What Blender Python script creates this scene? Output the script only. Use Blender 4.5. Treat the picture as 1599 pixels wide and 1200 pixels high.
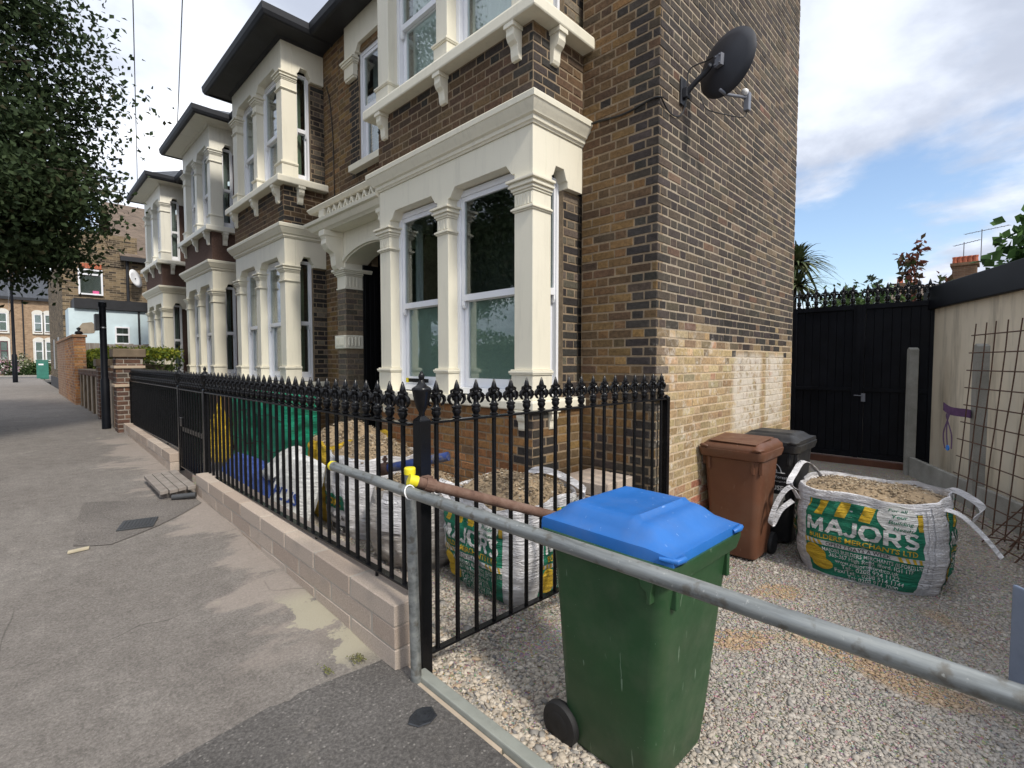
import bpy, bmesh, math, random
import numpy as np
from mathutils import Vector, Matrix, noise as mnoise

for o in list(bpy.data.objects):
    bpy.data.objects.remove(o)
SC = bpy.context.scene
COL = SC.collection
rad = math.radians
rnd = random.Random(7)

# ------------------------------------------------------------------ camera
CAMH = 1.60
YAW, PITCH = rad(44.63), math.atan(34/770)
FWD = Vector((math.cos(YAW)*math.cos(PITCH), math.sin(YAW)*math.cos(PITCH), -math.sin(PITCH)))
RGT = Vector((math.sin(YAW), -math.cos(YAW), 0))
UPV = RGT.cross(FWD)
cd = bpy.data.cameras.new('camera')
cam = bpy.data.objects.new('camera', cd); COL.objects.link(cam)
cd.sensor_width = 36; cd.lens = 770/1599*36; cd.clip_start = 0.05; cd.clip_end = 3000
mm = Matrix.Identity(4)
for i, ax in enumerate((RGT, UPV, -FWD)):
    for j in range(3): mm[j][i] = ax[j]
mm.translation = Vector((0, 0, CAMH))
cam.matrix_world = mm
SC.camera = cam

def px_of(p):
    q = Vector(p) - Vector((0, 0, CAMH)); z = q.dot(FWD)
    if z < .05: return None
    return 800+770*q.dot(RGT)/z, 600-770*q.dot(UPV)/z, z

# ------------------------------------------------------------------ sky, sun, exposure
SUN = Vector((-0.10, -0.70, 0.71)).normalized()
W = bpy.data.worlds.new('World'); SC.world = W; W.use_nodes = True
nt = W.node_tree; nt.nodes.clear()
def wn(t, **k):
    n = nt.nodes.new(t)
    for a, b in k.items(): setattr(n, a, b)
    return n
L = nt.links.new
wout = wn('ShaderNodeOutputWorld')
sky = wn('ShaderNodeTexSky', sky_type='NISHITA', sun_disc=False)
sky.sun_elevation = math.asin(SUN.z); sky.sun_rotation = math.atan2(SUN.x, SUN.y)
sky.air_density = 1.0; sky.dust_density = 1.5; sky.ozone_density = 1.5
tc = wn('ShaderNodeTexCoord'); sep = wn('ShaderNodeSeparateXYZ'); L(tc.outputs['Generated'], sep.inputs[0])
def wmath(op, a, b=None):
    n = wn('ShaderNodeMath', operation=op)
    for i, s in enumerate((a, b)):
        if s is None: continue
        if isinstance(s, (int, float)): n.inputs[i].default_value = s
        else: L(s, n.inputs[i])
    return n.outputs[0]
zc = wmath('ADD', wmath('MAXIMUM', sep.outputs[2], 0.0), 0.16)
cmb = wn('ShaderNodeCombineXYZ')
L(wmath('DIVIDE', sep.outputs[0], zc), cmb.inputs[0]); L(wmath('DIVIDE', sep.outputs[1], zc), cmb.inputs[1])
def wnoise(scale, detail, off, dist=0.0, rough=.55):
    mp = wn('ShaderNodeMapping'); mp.inputs['Location'].default_value = off; L(cmb.outputs[0], mp.inputs[0])
    n = wn('ShaderNodeTexNoise'); n.inputs['Scale'].default_value = scale; n.inputs['Detail'].default_value = detail
    n.inputs['Distortion'].default_value = dist; n.inputs['Roughness'].default_value = rough
    L(mp.outputs[0], n.inputs['Vector']); return n.outputs['Fac']
def wramp(s, a, b, ca=(0, 0, 0, 1), cb=(1, 1, 1, 1), mid=None):
    r = wn('ShaderNodeValToRGB'); r.color_ramp.elements[0].position = a; r.color_ramp.elements[1].position = b
    r.color_ramp.elements[0].color = ca; r.color_ramp.elements[1].color = cb
    r.color_ramp.interpolation = 'EASE'
    if mid:
        e = r.color_ramp.elements.new(mid[0]); e.color = mid[1]
    L(s, r.inputs[0]); return r.outputs[0]
SKYOFF = (-14.1732, -1.8029, 6.9371)
dens = wnoise(0.75, 9, SKYOFF, .25)
mask = wramp(dens, .375, .49)
shade = wnoise(1.15, 7, (SKYOFF[0]+3.1, SKYOFF[1]-2.2, 3), .2)
ccol = wramp(shade, .36, .76, (.36, .395, .475, 1), (.92, .93, .96, 1), (.54, (.60, .64, .72, 1)))
bs = wn('ShaderNodeBackground'); bs.inputs[1].default_value = 0.115; L(sky.outputs[0], bs.inputs[0])
bc = wn('ShaderNodeBackground'); bc.inputs[1].default_value = 0.86; L(ccol, bc.inputs[0])
mx = wn('ShaderNodeMixShader'); L(mask, mx.inputs[0]); L(bs.outputs[0], mx.inputs[1]); L(bc.outputs[0], mx.inputs[2])
L(mx.outputs[0], wout.inputs[0])

sl = bpy.data.lights.new('sun', 'SUN'); sl.energy = 1.75; sl.angle = rad(8); sl.color = (1, .94, .84)
so = bpy.data.objects.new('sun', sl); COL.objects.link(so)
so.rotation_euler = SUN.to_track_quat('Z', 'Y').to_euler()
SC.view_settings.view_transform = 'Standard'; SC.view_settings.look = 'None'
SC.view_settings.gamma = 1; SC.view_settings.use_curve_mapping = False
SC.view_settings.exposure = 0.97
SC.render.engine = 'CYCLES'
SC.cycles.max_bounces = 6; SC.cycles.diffuse_bounces = 3; SC.cycles.transparent_max_bounces = 12

# ------------------------------------------------------------------ materials
MATS = {}
def newmat(name):
    m = bpy.data.materials.new(name); m.use_nodes = True
    n = m.node_tree; n.nodes.clear(); return m, n
class NT:
    def __init__(s, name):
        s.m, s.n = newmat(name); MATS[name] = s.m
        s.out = s.add('ShaderNodeOutputMaterial'); s.p = s.add('ShaderNodeBsdfPrincipled')
        s.n.links.new(s.p.outputs[0], s.out.inputs[0])
        s.tc = s.add('ShaderNodeTexCoord'); s.obj = s.tc.outputs['Object']
        s.pos = s.add('ShaderNodeNewGeometry').outputs['Position']
    def add(s, t, **k):
        n = s.n.nodes.new(t)
        for a, b in k.items(): setattr(n, a, b)
        return n
    def lk(s, a, b): s.n.links.new(a, b)
    def setv(s, inp, v):
        if isinstance(v, (int, float)): inp.default_value = v
        elif isinstance(v, (tuple, list)): inp.default_value = tuple(v)+((1,) if len(v) == 3 and inp.type == 'RGBA' else ())
        else: s.lk(v, inp)
    def noise(s, scale, detail=4, vec=None, rough=.55, dist=0, stretch=None, w=None):
        n = s.add('ShaderNodeTexNoise'); n.inputs['Scale'].default_value = scale
        n.inputs['Detail'].default_value = detail; n.inputs['Roughness'].default_value = rough; n.inputs['Distortion'].default_value = dist
        v = vec or s.pos
        if stretch:
            mp = s.add('ShaderNodeMapping'); mp.inputs['Scale'].default_value = stretch; s.lk(v, mp.inputs[0]); v = mp.outputs[0]
        s.lk(v, n.inputs['Vector']); return n.outputs['Fac']
    def voro(s, scale, feat='F1', vec=None, out='Distance'):
        n = s.add('ShaderNodeTexVoronoi'); n.feature = feat; n.inputs['Scale'].default_value = scale
        s.lk(vec or s.pos, n.inputs['Vector']); return n.outputs[out]
    def ramp(s, f, stops, interp='LINEAR'):
        r = s.add('ShaderNodeValToRGB'); r.color_ramp.interpolation = interp
        e = r.color_ramp.elements
        while len(e) < len(stops): e.new(.5)
        for el, (p, c) in zip(e, stops):
            el.position = p; el.color = tuple(c)+(1,) if not isinstance(c, (int, float)) else (c, c, c, 1)
        s.lk(f, r.inputs[0]); return r.outputs[0]
    def math(s, op, a, b=None, clamp=False):
        n = s.add('ShaderNodeMath', operation=op); n.use_clamp = clamp
        for i, v in enumerate((a, b)):
            if v is not None: s.setv(n.inputs[i], v)
        return n.outputs[0]
    def mix(s, f, a, b, mode='MIX'):
        n = s.add('ShaderNodeMixRGB', blend_type=mode)
        s.setv(n.inputs[0], f); s.setv(n.inputs[1], a); s.setv(n.inputs[2], b); return n.outputs[0]
    def axis(s, i, vec=None):
        n = s.add('ShaderNodeSeparateXYZ'); s.lk(vec or s.pos, n.inputs[0]); return n.outputs[i]
    def band(s, v, a, b, soft):
        # 1 inside [a,b], soft edges
        def mr(x0, x1, y0, y1):
            n = s.add('ShaderNodeMapRange'); n.interpolation_type = 'SMOOTHSTEP'
            n.inputs[1].default_value = x0; n.inputs[2].default_value = x1; n.inputs[3].default_value = y0; n.inputs[4].default_value = y1
            s.lk(v, n.inputs[0]); return n.outputs[0]
        return s.math('MULTIPLY', mr(a-soft, a+soft, 0, 1), mr(b-soft, b+soft, 1, 0))
    def attr(s, name, typ='GEOMETRY'):
        n = s.add('ShaderNodeAttribute'); n.attribute_name = name; n.attribute_type = typ; return n.outputs['Color']
    def bump(s, h, strength=.3, dist=.01, normal=None):
        b = s.add('ShaderNodeBump'); b.inputs['Strength'].default_value = strength; b.inputs['Distance'].default_value = dist
        s.lk(h, b.inputs['Height'])
        if normal is not None: s.lk(normal, b.inputs['Normal'])
        return b.outputs[0]
    def fin(s, col, rough=.6, metal=0, normal=None, spec=None, sss=None):
        s.setv(s.p.inputs['Base Color'], col); s.setv(s.p.inputs['Roughness'], rough); s.setv(s.p.inputs['Metallic'], metal)
        if spec is not None: s.p.inputs['Specular IOR Level'].default_value = spec
        if normal is not None: s.lk(normal, s.p.inputs['Normal'])
        return s.m

def simple(name, col, rough=.6, var=.12, scale=3, bump=0., bscale=60, metal=0, spec=None, dirt=0., obj=False):
    s = NT(name); v = s.obj if obj else s.pos
    lo = tuple(c*(1-var) for c in col); hi = tuple(min(1, c*(1+var)) for c in col)
    c = s.ramp(s.noise(scale, 6, v), [(.3, lo), (.7, hi)])
    if dirt:
        d = s.ramp(s.noise(scale*2.7, 8, v, .65), [(.5, 0.), (.75, dirt)])
        c = s.mix(d, c, tuple(x*.45 for x in col))
    n = s.bump(s.noise(bscale, 5, v), .35, bump) if bump else None
    return s.fin(c, rough, metal, n, spec)

for nm_, cb_ in (('cream_paint', (.78, .735, .60)), ('white_paint_old', (.79, .765, .67))):
    s = NT(nm_)
    c = s.ramp(s.noise(2.2, 6), [(.3, tuple(x*.95 for x in cb_)), (.7, cb_)])
    st = s.ramp(s.noise(9, 7, rough=.7, stretch=(1.6, 1.6, .16)), [(.52, 0.), (.78, .42)])
    c = s.mix(st, c, tuple(x*.62 for x in cb_))
    c = s.mix(s.ramp(s.noise(38, 5, rough=.7), [(.66, 0.), (.74, .3)]), c, (.40, .36, .28))
    s.fin(c, .52, 0, s.bump(s.noise(45, 5), .4, .002))
simple('upvc', (.80, .81, .84), .3, .03, 3, spec=.5)
simple('black_gloss', (.006, .006, .007), .25, .3, 6, .0006, 90, spec=.3)
simple('black_satin', (.005, .006, .009), .5, .3, 4, .001, 60, spec=.15)
simple('door_black', (.006, .006, .007), .4, .2, 4, spec=.25)
simple('fascia_black', (.014, .015, .019), .6, .3, 4, .001, 40, dirt=.3)
simple('slate', (.045, .05, .06), .65, .35, 6, .006, 18)
simple('room_dark', (.035, .035, .034), .9, .2, 2)
simple('room_wall', (.075, .082, .075), .9, .1, 1)
simple('curtain', (.42, .40, .29), .8, .1, 3)
simple('curtain_green', (.30, .36, .27), .8, .1, 3)
simple('reflection_green', (.27, .34, .30), .6, .15, 1.5)
simple('net_grey', (.33, .34, .34), .8, .1, 3)
simple('yellow_cap', (.74, .62, .02), .4, .06, 6)
simple('pale_wood', (.48, .42, .30), .75, .15, 8, .002, 50, dirt=.2)
simple('cable_black', (.012, .012, .012), .5, .1)
simple('cable_grey', (.12, .12, .13), .5, .1)
simple('white_plastic', (.8, .8, .8), .4, .03)
simple('lamp_grey', (.045, .047, .05), .5, .2, 5)
simple('cabinet_green', (.03, .16, .12), .5, .15, 5)
simple('rubber', (.012, .012, .013), .7, .3, 10, .002, 40)
simple('dish_black', (.022, .024, .032), .55, .15, 10, .0004, 150)
simple('lnb_grey', (.17, .18, .21), .45, .08)
simple('steel_bolt', (.5, .5, .5), .35, .1, metal=1)
simple('strap_purple', (.10, .045, .13), .7, .2, 30, .001, 200)
simple('tag_blue', (.02, .22, .75), .4, .05)
simple('blue_board', (.20, .25, .35), .55, .12, 4, .001, 20, dirt=.3)
simple('bitumen', (.022, .024, .028), .22, .3, 20, .010, 45)
simple('terracotta', (.42, .12, .06), .8, .2, 5, .002, 40)
simple('brown_brick_far', (.16, .12, .08), .9, .3, 6)
simple('red_step', (.12, .05, .03), .85, .2, 6, .003, 40)
simple('moss', (.10, .12, .03), .95, .4, 30, .01, 80)
simple('blue_render', (.60, .72, .76), .8, .08, 2, .002, 30, dirt=.15)
simple('bare_render', (.30, .25, .19), .9, .15, 8, .003, 40)
simple('wire_grey', (.25, .26, .27), .5, .1, metal=.5)
simple('pink_cloth', (.7, .12, .3), .8, .2, 12)
simple('sign_green', (.05, .16, .12), .5, .1)
simple('white_stone', (.62, .60, .54), .8, .06, 3, .002, 30, dirt=.2)
simple('maroon_paint', (.10, .02, .035), .5, .1)
simple('beige_brick_render', (.42, .33, .24), .85, .08, 3, .003, 40)
simple('net_white', (.78, .78, .76), .8, .05)
simple('red_sign', (.6, .03, .03), .6, .1)

# brick (colour per brick: mesh attribute or object colour)
s = NT('brick')
oc = s.add('ShaderNodeObjectInfo').outputs['Color']
c = s.mix(1, s.attr('Col'), oc, 'ADD')
c = s.mix(.9, c, s.ramp(s.noise(34, 7, rough=.7), [(.25, .45), (.5, 1.), (.8, 1.6)]), 'MULTIPLY')
c = s.mix(.8, c, s.ramp(s.noise(1.3, 5, rough=.6), [(.3, .70), (.7, 1.28)]), 'MULTIPLY')
c = s.mix(s.ramp(s.noise(95, 3), [(.60, 0.), (.72, .55)]), c, (.03, .025, .022))
wx = s.math('MAXIMUM', s.band(s.axis(0), 5.22, 6.06, .07), s.band(s.axis(0), 6.22, 6.86, .05))
wz = s.band(s.axis(2), .86, 1.68, .05)
wm = s.math('MULTIPLY', s.math('MULTIPLY', wx, wz), s.band(s.axis(1), 1.80, 2.0, .01))
wm = s.math('MULTIPLY', wm, s.ramp(s.noise(7, 7, rough=.75), [(.38, 0.), (.52, .92)]))
sp = s.math('MULTIPLY', s.math('MULTIPLY', s.band(s.axis(0), 3.6, 5.1, .05), s.band(s.axis(2), .2, 1.82, .2)), s.band(s.axis(1), 1.80, 2.0, .01))
sp = s.math('MULTIPLY', sp, s.ramp(s.noise(7, 7, rough=.75), [(.54, 0.), (.64, .75)]))
wm = s.math('MAXIMUM', wm, sp)
c = s.mix(wm, c, (.62, .56, .48))
h = s.math('ADD', s.noise(60, 6, rough=.7), s.math('MULTIPLY', s.noise(14, 3), .8))
s.fin(c, .88, 0, s.bump(h, .7, .007), .25)
WHITEMASK = (wm,)
def mortar(name, base, low=None):
    s = NT(name)
    c = s.ramp(s.noise(20, 6, rough=.65), [(.3, tuple(x*.72 for x in base)), (.7, tuple(x*1.2 for x in base))])
    if low:
        zz = s.math('ADD', s.axis(2), s.math('MULTIPLY', s.noise(6, 5), .25))
        f = s.math('MULTIPLY', s.band(zz, -3, 1.92, .05), 1)
        c = s.mix(f, c, s.ramp(s.noise(16, 6), [(.3, tuple(x*.75 for x in low)), (.7, tuple(x*1.15 for x in low))]))
    wx = s.math('MAXIMUM', s.band(s.axis(0), 5.22, 6.06, .07), s.band(s.axis(0), 6.22, 6.86, .05))
    wm = s.math('MULTIPLY', s.math('MULTIPLY', wx, s.band(s.axis(2), .86, 1.68, .05)), s.band(s.axis(1), 1.80, 2.06, .01))
    wm = s.math('MULTIPLY', wm, s.ramp(s.noise(11, 6, rough=.7), [(.36, 0.), (.46, .75)]))
    c = s.mix(wm, c, (.60, .55, .47))
    return s.fin(c, .95, 0, s.bump(s.noise(120, 5, rough=.7), .5, .004), .2)
mortar('mortar_gable', (.36, .30, .225), (.54, .43, .30))
mortar('mortar_front', (.26, .198, .132))
mortar('mortar_wall', (.30, .27, .23))
# generic colour attribute materials
def attrmat(name, rough, bump=.0, bs=60, spec=.3, transl=0., vary=.5):
    s = NT(name); c = s.attr('Col')
    c = s.mix(vary, c, s.ramp(s.noise(bs, 4), [(.3, .7), (.7, 1.3)]), 'MULTIPLY')
    s.fin(c, rough, 0, s.bump(s.noise(bs*2, 4), .5, bump) if bump else None, spec)
    if transl:
        t = s.add('ShaderNodeBsdfTranslucent'); s.lk(c, t.inputs[0])
        m_ = s.add('ShaderNodeMixShader'); m_.inputs[0].default_value = transl
        s.lk(s.p.outputs[0], m_.inputs[1]); s.lk(t.outputs[0], m_.inputs[2]); s.lk(m_.outputs[0], s.out.inputs[0])
attrmat('stones', .85, .002, 50, .3)
attrmat('leaves', .75, 0, 20, .2, .28, .2)
simple('bark', (.07, .055, .04), .95, .3, 6, .01, 30)
# far brickwork and tiled roofs that are too far away to pick apart
def brickmat(name, c1, c2, mort, sx=.225, sz=.075, vertical_axis='x'):
    s = NT(name); b = s.add('ShaderNodeTexBrick')
    sp_ = s.add('ShaderNodeSeparateXYZ'); s.lk(s.pos, sp_.inputs[0])
    cb = s.add('ShaderNodeCombineXYZ'); s.lk(s.math('ADD', sp_.outputs[0], sp_.outputs[1]), cb.inputs[0]); s.lk(sp_.outputs[2], cb.inputs[1])
    s.lk(cb.outputs[0], b.inputs['Vector']); b.inputs['Scale'].default_value = 1
    b.inputs['Brick Width'].default_value = sx; b.inputs['Row Height'].default_value = sz; b.inputs['Mortar Size'].default_value = .006
    b.inputs['Color1'].default_value = c1+(1,); b.inputs['Color2'].default_value = c2+(1,); b.inputs['Mortar'].default_value = mort+(1,)
    c = s.mix(.6, b.outputs[0], s.ramp(s.noise(3, 6), [(.3, .65), (.7, 1.3)]), 'MULTIPLY')
    s.fin(c, .9, 0, s.bump(b.outputs['Fac'], -.4, .006), .2)
brickmat('stock_far', (.045, .036, .028), (.25, .185, .11), (.27, .22, .16))
brickmat('orange_far', (.26, .14, .08), (.34, .20, .12), (.33, .27, .2))
brickmat('terrace_far', (.26, .175, .11), (.36, .25, .16), (.36, .28, .2))
brickmat('tile_roof', (.13, .10, .08), (.17, .13, .10), (.06, .05, .04), .3, .2)
brickmat('chimney_far', (.14, .08, .05), (.2, .12, .07), (.2, .16, .12))

s = NT('pebbledash')
c = s.ramp(s.noise(90, 3, rough=.7), [(.3, (.07, .042, .033)), (.7, (.17, .11, .09))])
s.fin(c, .95, 0, s.bump(s.voro(110), .8, .008), .2)

# ground materials
s = NT('pavement')
c = s.ramp(s.noise(1.1, 8, rough=.6), [(.3, (.166, .149, .134)), (.7, (.216, .197, .178))])
c = s.mix(.9, c, s.ramp(s.noise(75, 6, rough=.85), [(.30, .45), (.5, 1.), (.70, 1.7)]), 'MULTIPLY')
c = s.mix(.6, c, s.ramp(s.noise(9, 6, rough=.7), [(.3, .72), (.7, 1.28)]), 'MULTIPLY')
c = s.mix(s.ramp(s.voro(60), [(.0, .8), (.16, 0.)]), c, (.40, .37, .33))
dz = s.math('ADD', s.axis(0), s.math('MULTIPLY', s.math('SUBTRACT', s.noise(1.5, 7, rough=.65, stretch=(.7, 1.5, 1)), .5), 2.2))
dust = s.math('MULTIPLY', s.band(dz, .98, 3, .10), s.band(s.axis(1), 2.5, 9.5, .35))
c = s.mix(s.math('MULTIPLY', dust, .60), c, s.mix(.5, (.36, .305, .265), s.ramp(s.noise(60, 5), [(.3, (.27, .235, .205)), (.7, (.42, .36, .315))])))
blot = s.ramp(s.noise(4.2, 3, rough=.4), [(.72, 0.), (.76, .5)])
c = s.mix(s.math('MULTIPLY', blot, s.band(s.axis(0), .55, 1.3, .2)), c, (.42, .39, .30))
sp = s.math('MULTIPLY', s.ramp(s.math('ADD', s.noise(5, 6, rough=.65), s.math('MULTIPLY', s.band(s.axis(0), 1.06, 1.6, .09), .30)), [(.68, 0.), (.71, .85)]), s.math('MULTIPLY', s.band(s.axis(0), .8, 1.6, .1), s.band(s.axis(1), 2.2, 3.0, .12)))
c = s.mix(sp, c, (.40, .37, .28))
cr = s.add('ShaderNodeTexVoronoi'); cr.feature = 'DISTANCE_TO_EDGE'; cr.inputs['Scale'].default_value = .75
mpv = s.mix(.28, s.pos, s.add('ShaderNodeTexNoise').outputs['Color']); s.lk(mpv, cr.inputs['Vector'])
crk = s.math('MULTIPLY', s.ramp(cr.outputs['Distance'], [(.0, 1.), (.0022, 0.)]), s.ramp(s.noise(1.7, 3), [(.5, 0.), (.6, .55)]))
c = s.mix(crk, c, (.05, .045, .04))
s.fin(c, .92, 0, s.bump(s.noise(85, 5, rough=.8), .8, .009), .2)

def tarmac(name, base, scale=75):
    s = NT(name)
    c = s.ramp(s.noise(1.6, 7), [(.3, tuple(x*.8 for x in base)), (.7, tuple(x*1.25 for x in base))])
    c = s.mix(.85, c, s.ramp(s.noise(scale, 4, rough=.8), [(.3, .40), (.5, 1.), (.70, 1.9)]), 'MULTIPLY')
    c = s.mix(s.ramp(s.voro(34), [(.0, .9), (.2, 0.)]), c, (.34, .32, .29))
    c = s.mix(s.ramp(s.noise(3, 7, rough=.7), [(.58, 0.), (.75, .35)]), c, (.25, .22, .18))
    s.fin(c, .85, 0, s.bump(s.noise(scale, 4, rough=.8), .8, .01), .3)
tarmac('tarmac_dark', (.100, .093, .087))
tarmac('tarmac_patch', (.160, .144, .130), 90)
tarmac('road_asphalt', (.10, .10, .10))
simple('mortar_pale', (.42, .37, .31), .95, .15, 8, .004, 80)
simple('kerb_stone', (.30, .28, .25), .9, .15, 5, .003, 40, dirt=.3)
simple('edge_concrete', (.30, .31, .27), .85, .10, 9, .003, 60, dirt=.25)
simple('edge_timber', (.44, .36, .27), .85, .12, 9, .003, 60, dirt=.2)
s = NT('gravel_bed')
v = s.add('ShaderNodeTexVoronoi'); v.inputs['Scale'].default_value = 85; s.lk(s.pos, v.inputs['Vector'])
c = s.mix(.5, s.ramp(s.noise(1.4, 7, rough=.6), [(.3, (.30, .26, .215)), (.7, (.41, .36, .30))]), v.outputs['Color'], 'SOFT_LIGHT')
sand = s.ramp(s.noise(1.0, 6, rough=.6), [(.60, 0.), (.70, .6)])
c = s.mix(s.math('MULTIPLY', sand, s.math('MULTIPLY', s.band(s.axis(0), 2.5, 4.8, .4), .4)), c, (.36, .26, .15))
s.fin(c, .95, 0, s.bump(v.outputs['Distance'], .9, .02), .2)
simple('sand', (.29, .215, .135), .95, .30, 45, .010, 70)
simple('orange_sand', (.46, .25, .07), .95, .2, 20, .006, 90)
simple('earth', (.14, .12, .09), .95, .3, 2, .01, 30)

# blocks of the low wall: fine aggregate face
s = NT('block')
oi = s.add('ShaderNodeObjectInfo').outputs['Random']
c = s.ramp(oi, [(0, (.40, .32, .26)), (.5, (.44, .36, .295)), (1, (.48, .405, .34))])
c = s.mix(.6, c, s.ramp(s.noise(150, 3, rough=.8), [(.3, .6), (.7, 1.35)]), 'MULTIPLY')
c = s.mix(s.ramp(s.noise(4, 6), [(.55, 0.), (.72, .4)]), c, (.26, .24, .21))
s.fin(c, .95, 0, s.bump(s.noise(150, 4, rough=.8), .6, .005), .2)

s = NT('galv')
c = s.ramp(s.noise(5, 7, rough=.65, stretch=(6, .5, 6)), [(.28, (.13, .14, .14)), (.5, (.27, .285, .28)), (.75, (.42, .43, .41))])
c = s.mix(s.ramp(s.noise(22, 6), [(.55, 0.), (.66, .75)]), c, (.14, .125, .10))
c = s.mix(s.ramp(s.noise(60, 4, rough=.6), [(.64, 0.), (.7, .6)]), c, (.5, .5, .47))
s.fin(c, s.ramp(s.noise(15, 5), [(.3, .38), (.7, .62)]), .55, s.bump(s.noise(70, 5), .3, .001))
s = NT('rust')
c = s.ramp(s.noise(16, 7, rough=.7), [(.25, (.06, .03, .022)), (.5, (.15, .085, .06)), (.75, (.22, .15, .115))])
s.fin(c, .85, .1, s.bump(s.noise(90, 6, rough=.7), .6, .003))
s = NT('rebar_rust')
c = s.ramp(s.noise(30, 5), [(.3, (.05, .026, .017)), (.7, (.12, .062, .038))])
s.fin(c, .85, .1, s.bump(s.noise(160, 2), .7, .003))
s = NT('blue_tube')
c = s.mix(s.ramp(s.noise(14, 7, rough=.7), [(.5, 0.), (.62, .85)]), (.03, .06, .22), (.16, .15, .14))
s.fin(c, .55, .2)
# bins: scuffed plastic
def binmat(name, col, scr=(.4, .45, .4), rough=.42):
    s = NT(name)
    c = s.ramp(s.noise(3, 6), [(.3, tuple(x*.85 for x in col)), (.7, tuple(x*1.12 for x in col))])
    sc = s.ramp(s.noise(26, 3, rough=.5, stretch=(1.6, 1.6, .22)), [(.705, 0.), (.72, .55)])
    sk = s.ramp(s.noise(75, 2), [(.755, 0.), (.77, .7)])
    c = s.mix(s.math('MAXIMUM', sc, sk), c, scr)
    c = s.mix(s.ramp(s.noise(2.0, 7, rough=.7), [(.5, 0.), (.8, .22)]), c, (.20, .18, .14))
    s.fin(c, s.ramp(s.noise(9, 5), [(.3, rough-.08), (.7, rough+.14)]), 0, s.bump(s.noise(220, 2), .12, .001), .45)
binmat('bin_green', (.021, .068, .025), (.22, .30, .22))
binmat('bin_blue', (.018, .135, .44), (.25, .4, .7), .40)
binmat('bin_brown', (.125, .052, .028), (.25, .15, .11), .45)
binmat('bin_black', (.014, .015, .018), (.06, .06, .06), .45)
# woven bag fabrics
def bagmat(name, col, dirt=.35, fold=True):
    s = NT(name)
    c = s.ramp(s.noise(3, 6), [(.3, tuple(x*.88 for x in col)), (.7, tuple(min(1, x*1.06) for x in col))])
    c = s.mix(s.math('MULTIPLY', s.ramp(s.noise(5, 8, rough=.7), [(.45, 0.), (.75, 1.)]), dirt), c, tuple(x*.4+.05 for x in col))
    cr_ = s.noise(10, 5, rough=.6, dist=.8, stretch=(.45, .45, 3.4))
    h = s.math('ADD', s.math('MULTIPLY', s.math('ABSOLUTE', s.math('SUBTRACT', cr_, .5)), 2.2), s.math('MULTIPLY', s.noise(260, 2), .06))
    s.fin(c, .62, 0, s.bump(h, 1.0, .055), .35)
bagmat('bag_white', (.80, .79, .81), .25)
bagmat('bag_grey', (.62, .58, .54), .35)
bagmat('bag_green', (.012, .22, .125), .30)
bagmat('bag_yellow', (.72, .47, .03), .25)
bagmat('bag_text', (.78, .78, .76), .20)
bagmat('bag_ink', (.03, .03, .035), .1)
bagmat('bag_ink_green', (.015, .20, .11), .1)
bagmat('bag_blue', (.05, .10, .36), .25)
bagmat('tarp_green', (.008, .27, .155), .2)
s = NT('glass')
s.n.nodes.remove(s.p)
tr = s.add('ShaderNodeBsdfTransparent'); tr.inputs[0].default_value = (.82, .87, .85, 1)
gl = s.add('ShaderNodeBsdfGlossy'); gl.inputs['Roughness'].default_value = .015; gl.inputs[0].default_value = (.95, .97, 1, 1)
lw = s.add('ShaderNodeLayerWeight'); lw.inputs[0].default_value = .5
s.lk(s.bump(s.noise(1.3, 2), .06, .02), gl.inputs['Normal'])
ms = s.add('ShaderNodeMixShader'); s.lk(s.math('ADD', s.math('MULTIPLY', s.math('POWER', lw.outputs['Facing'], 4.), .8), .085, True), ms.inputs[0])
s.lk(tr.outputs[0], ms.inputs[1]); s.lk(gl.outputs[0], ms.inputs[2]); s.lk(ms.outputs[0], s.out.inputs[0])
s = NT('render_wall')
c = s.ramp(s.noise(1.2, 7), [(.3, (.68, .61, .48)), (.7, (.77, .70, .57))])
st = s.noise(2.2, 7, rough=.65, stretch=(2.5, 2.5, .35))
c = s.mix(s.math('MULTIPLY', s.ramp(st, [(.48, 0.), (.72, .65)]), 1), c, (.24, .21, .16))
s.fin(c, .9, 0, s.bump(s.noise(60, 5), .4, .004), .2)
s = NT('concrete')
c = s.ramp(s.noise(4, 7), [(.3, (.22, .22, .20)), (.7, (.33, .33, .31))])
c = s.mix(.5, c, s.ramp(s.noise(120, 3), [(.3, .7), (.7, 1.25)]), 'MULTIPLY')
s.fin(c, .9, 0, s.bump(s.noise(110, 4), .5, .003), .2)
s = NT('timber_grey')
c = s.ramp(s.noise(4, 6, stretch=(3, 3, .6)), [(.3, (.20, .17, .15)), (.7, (.30, .27, .24))])
s.fin(c, .9, 0, s.bump(s.noise(30, 5, stretch=(4, 4, .5)), .4, .004), .2)

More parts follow.
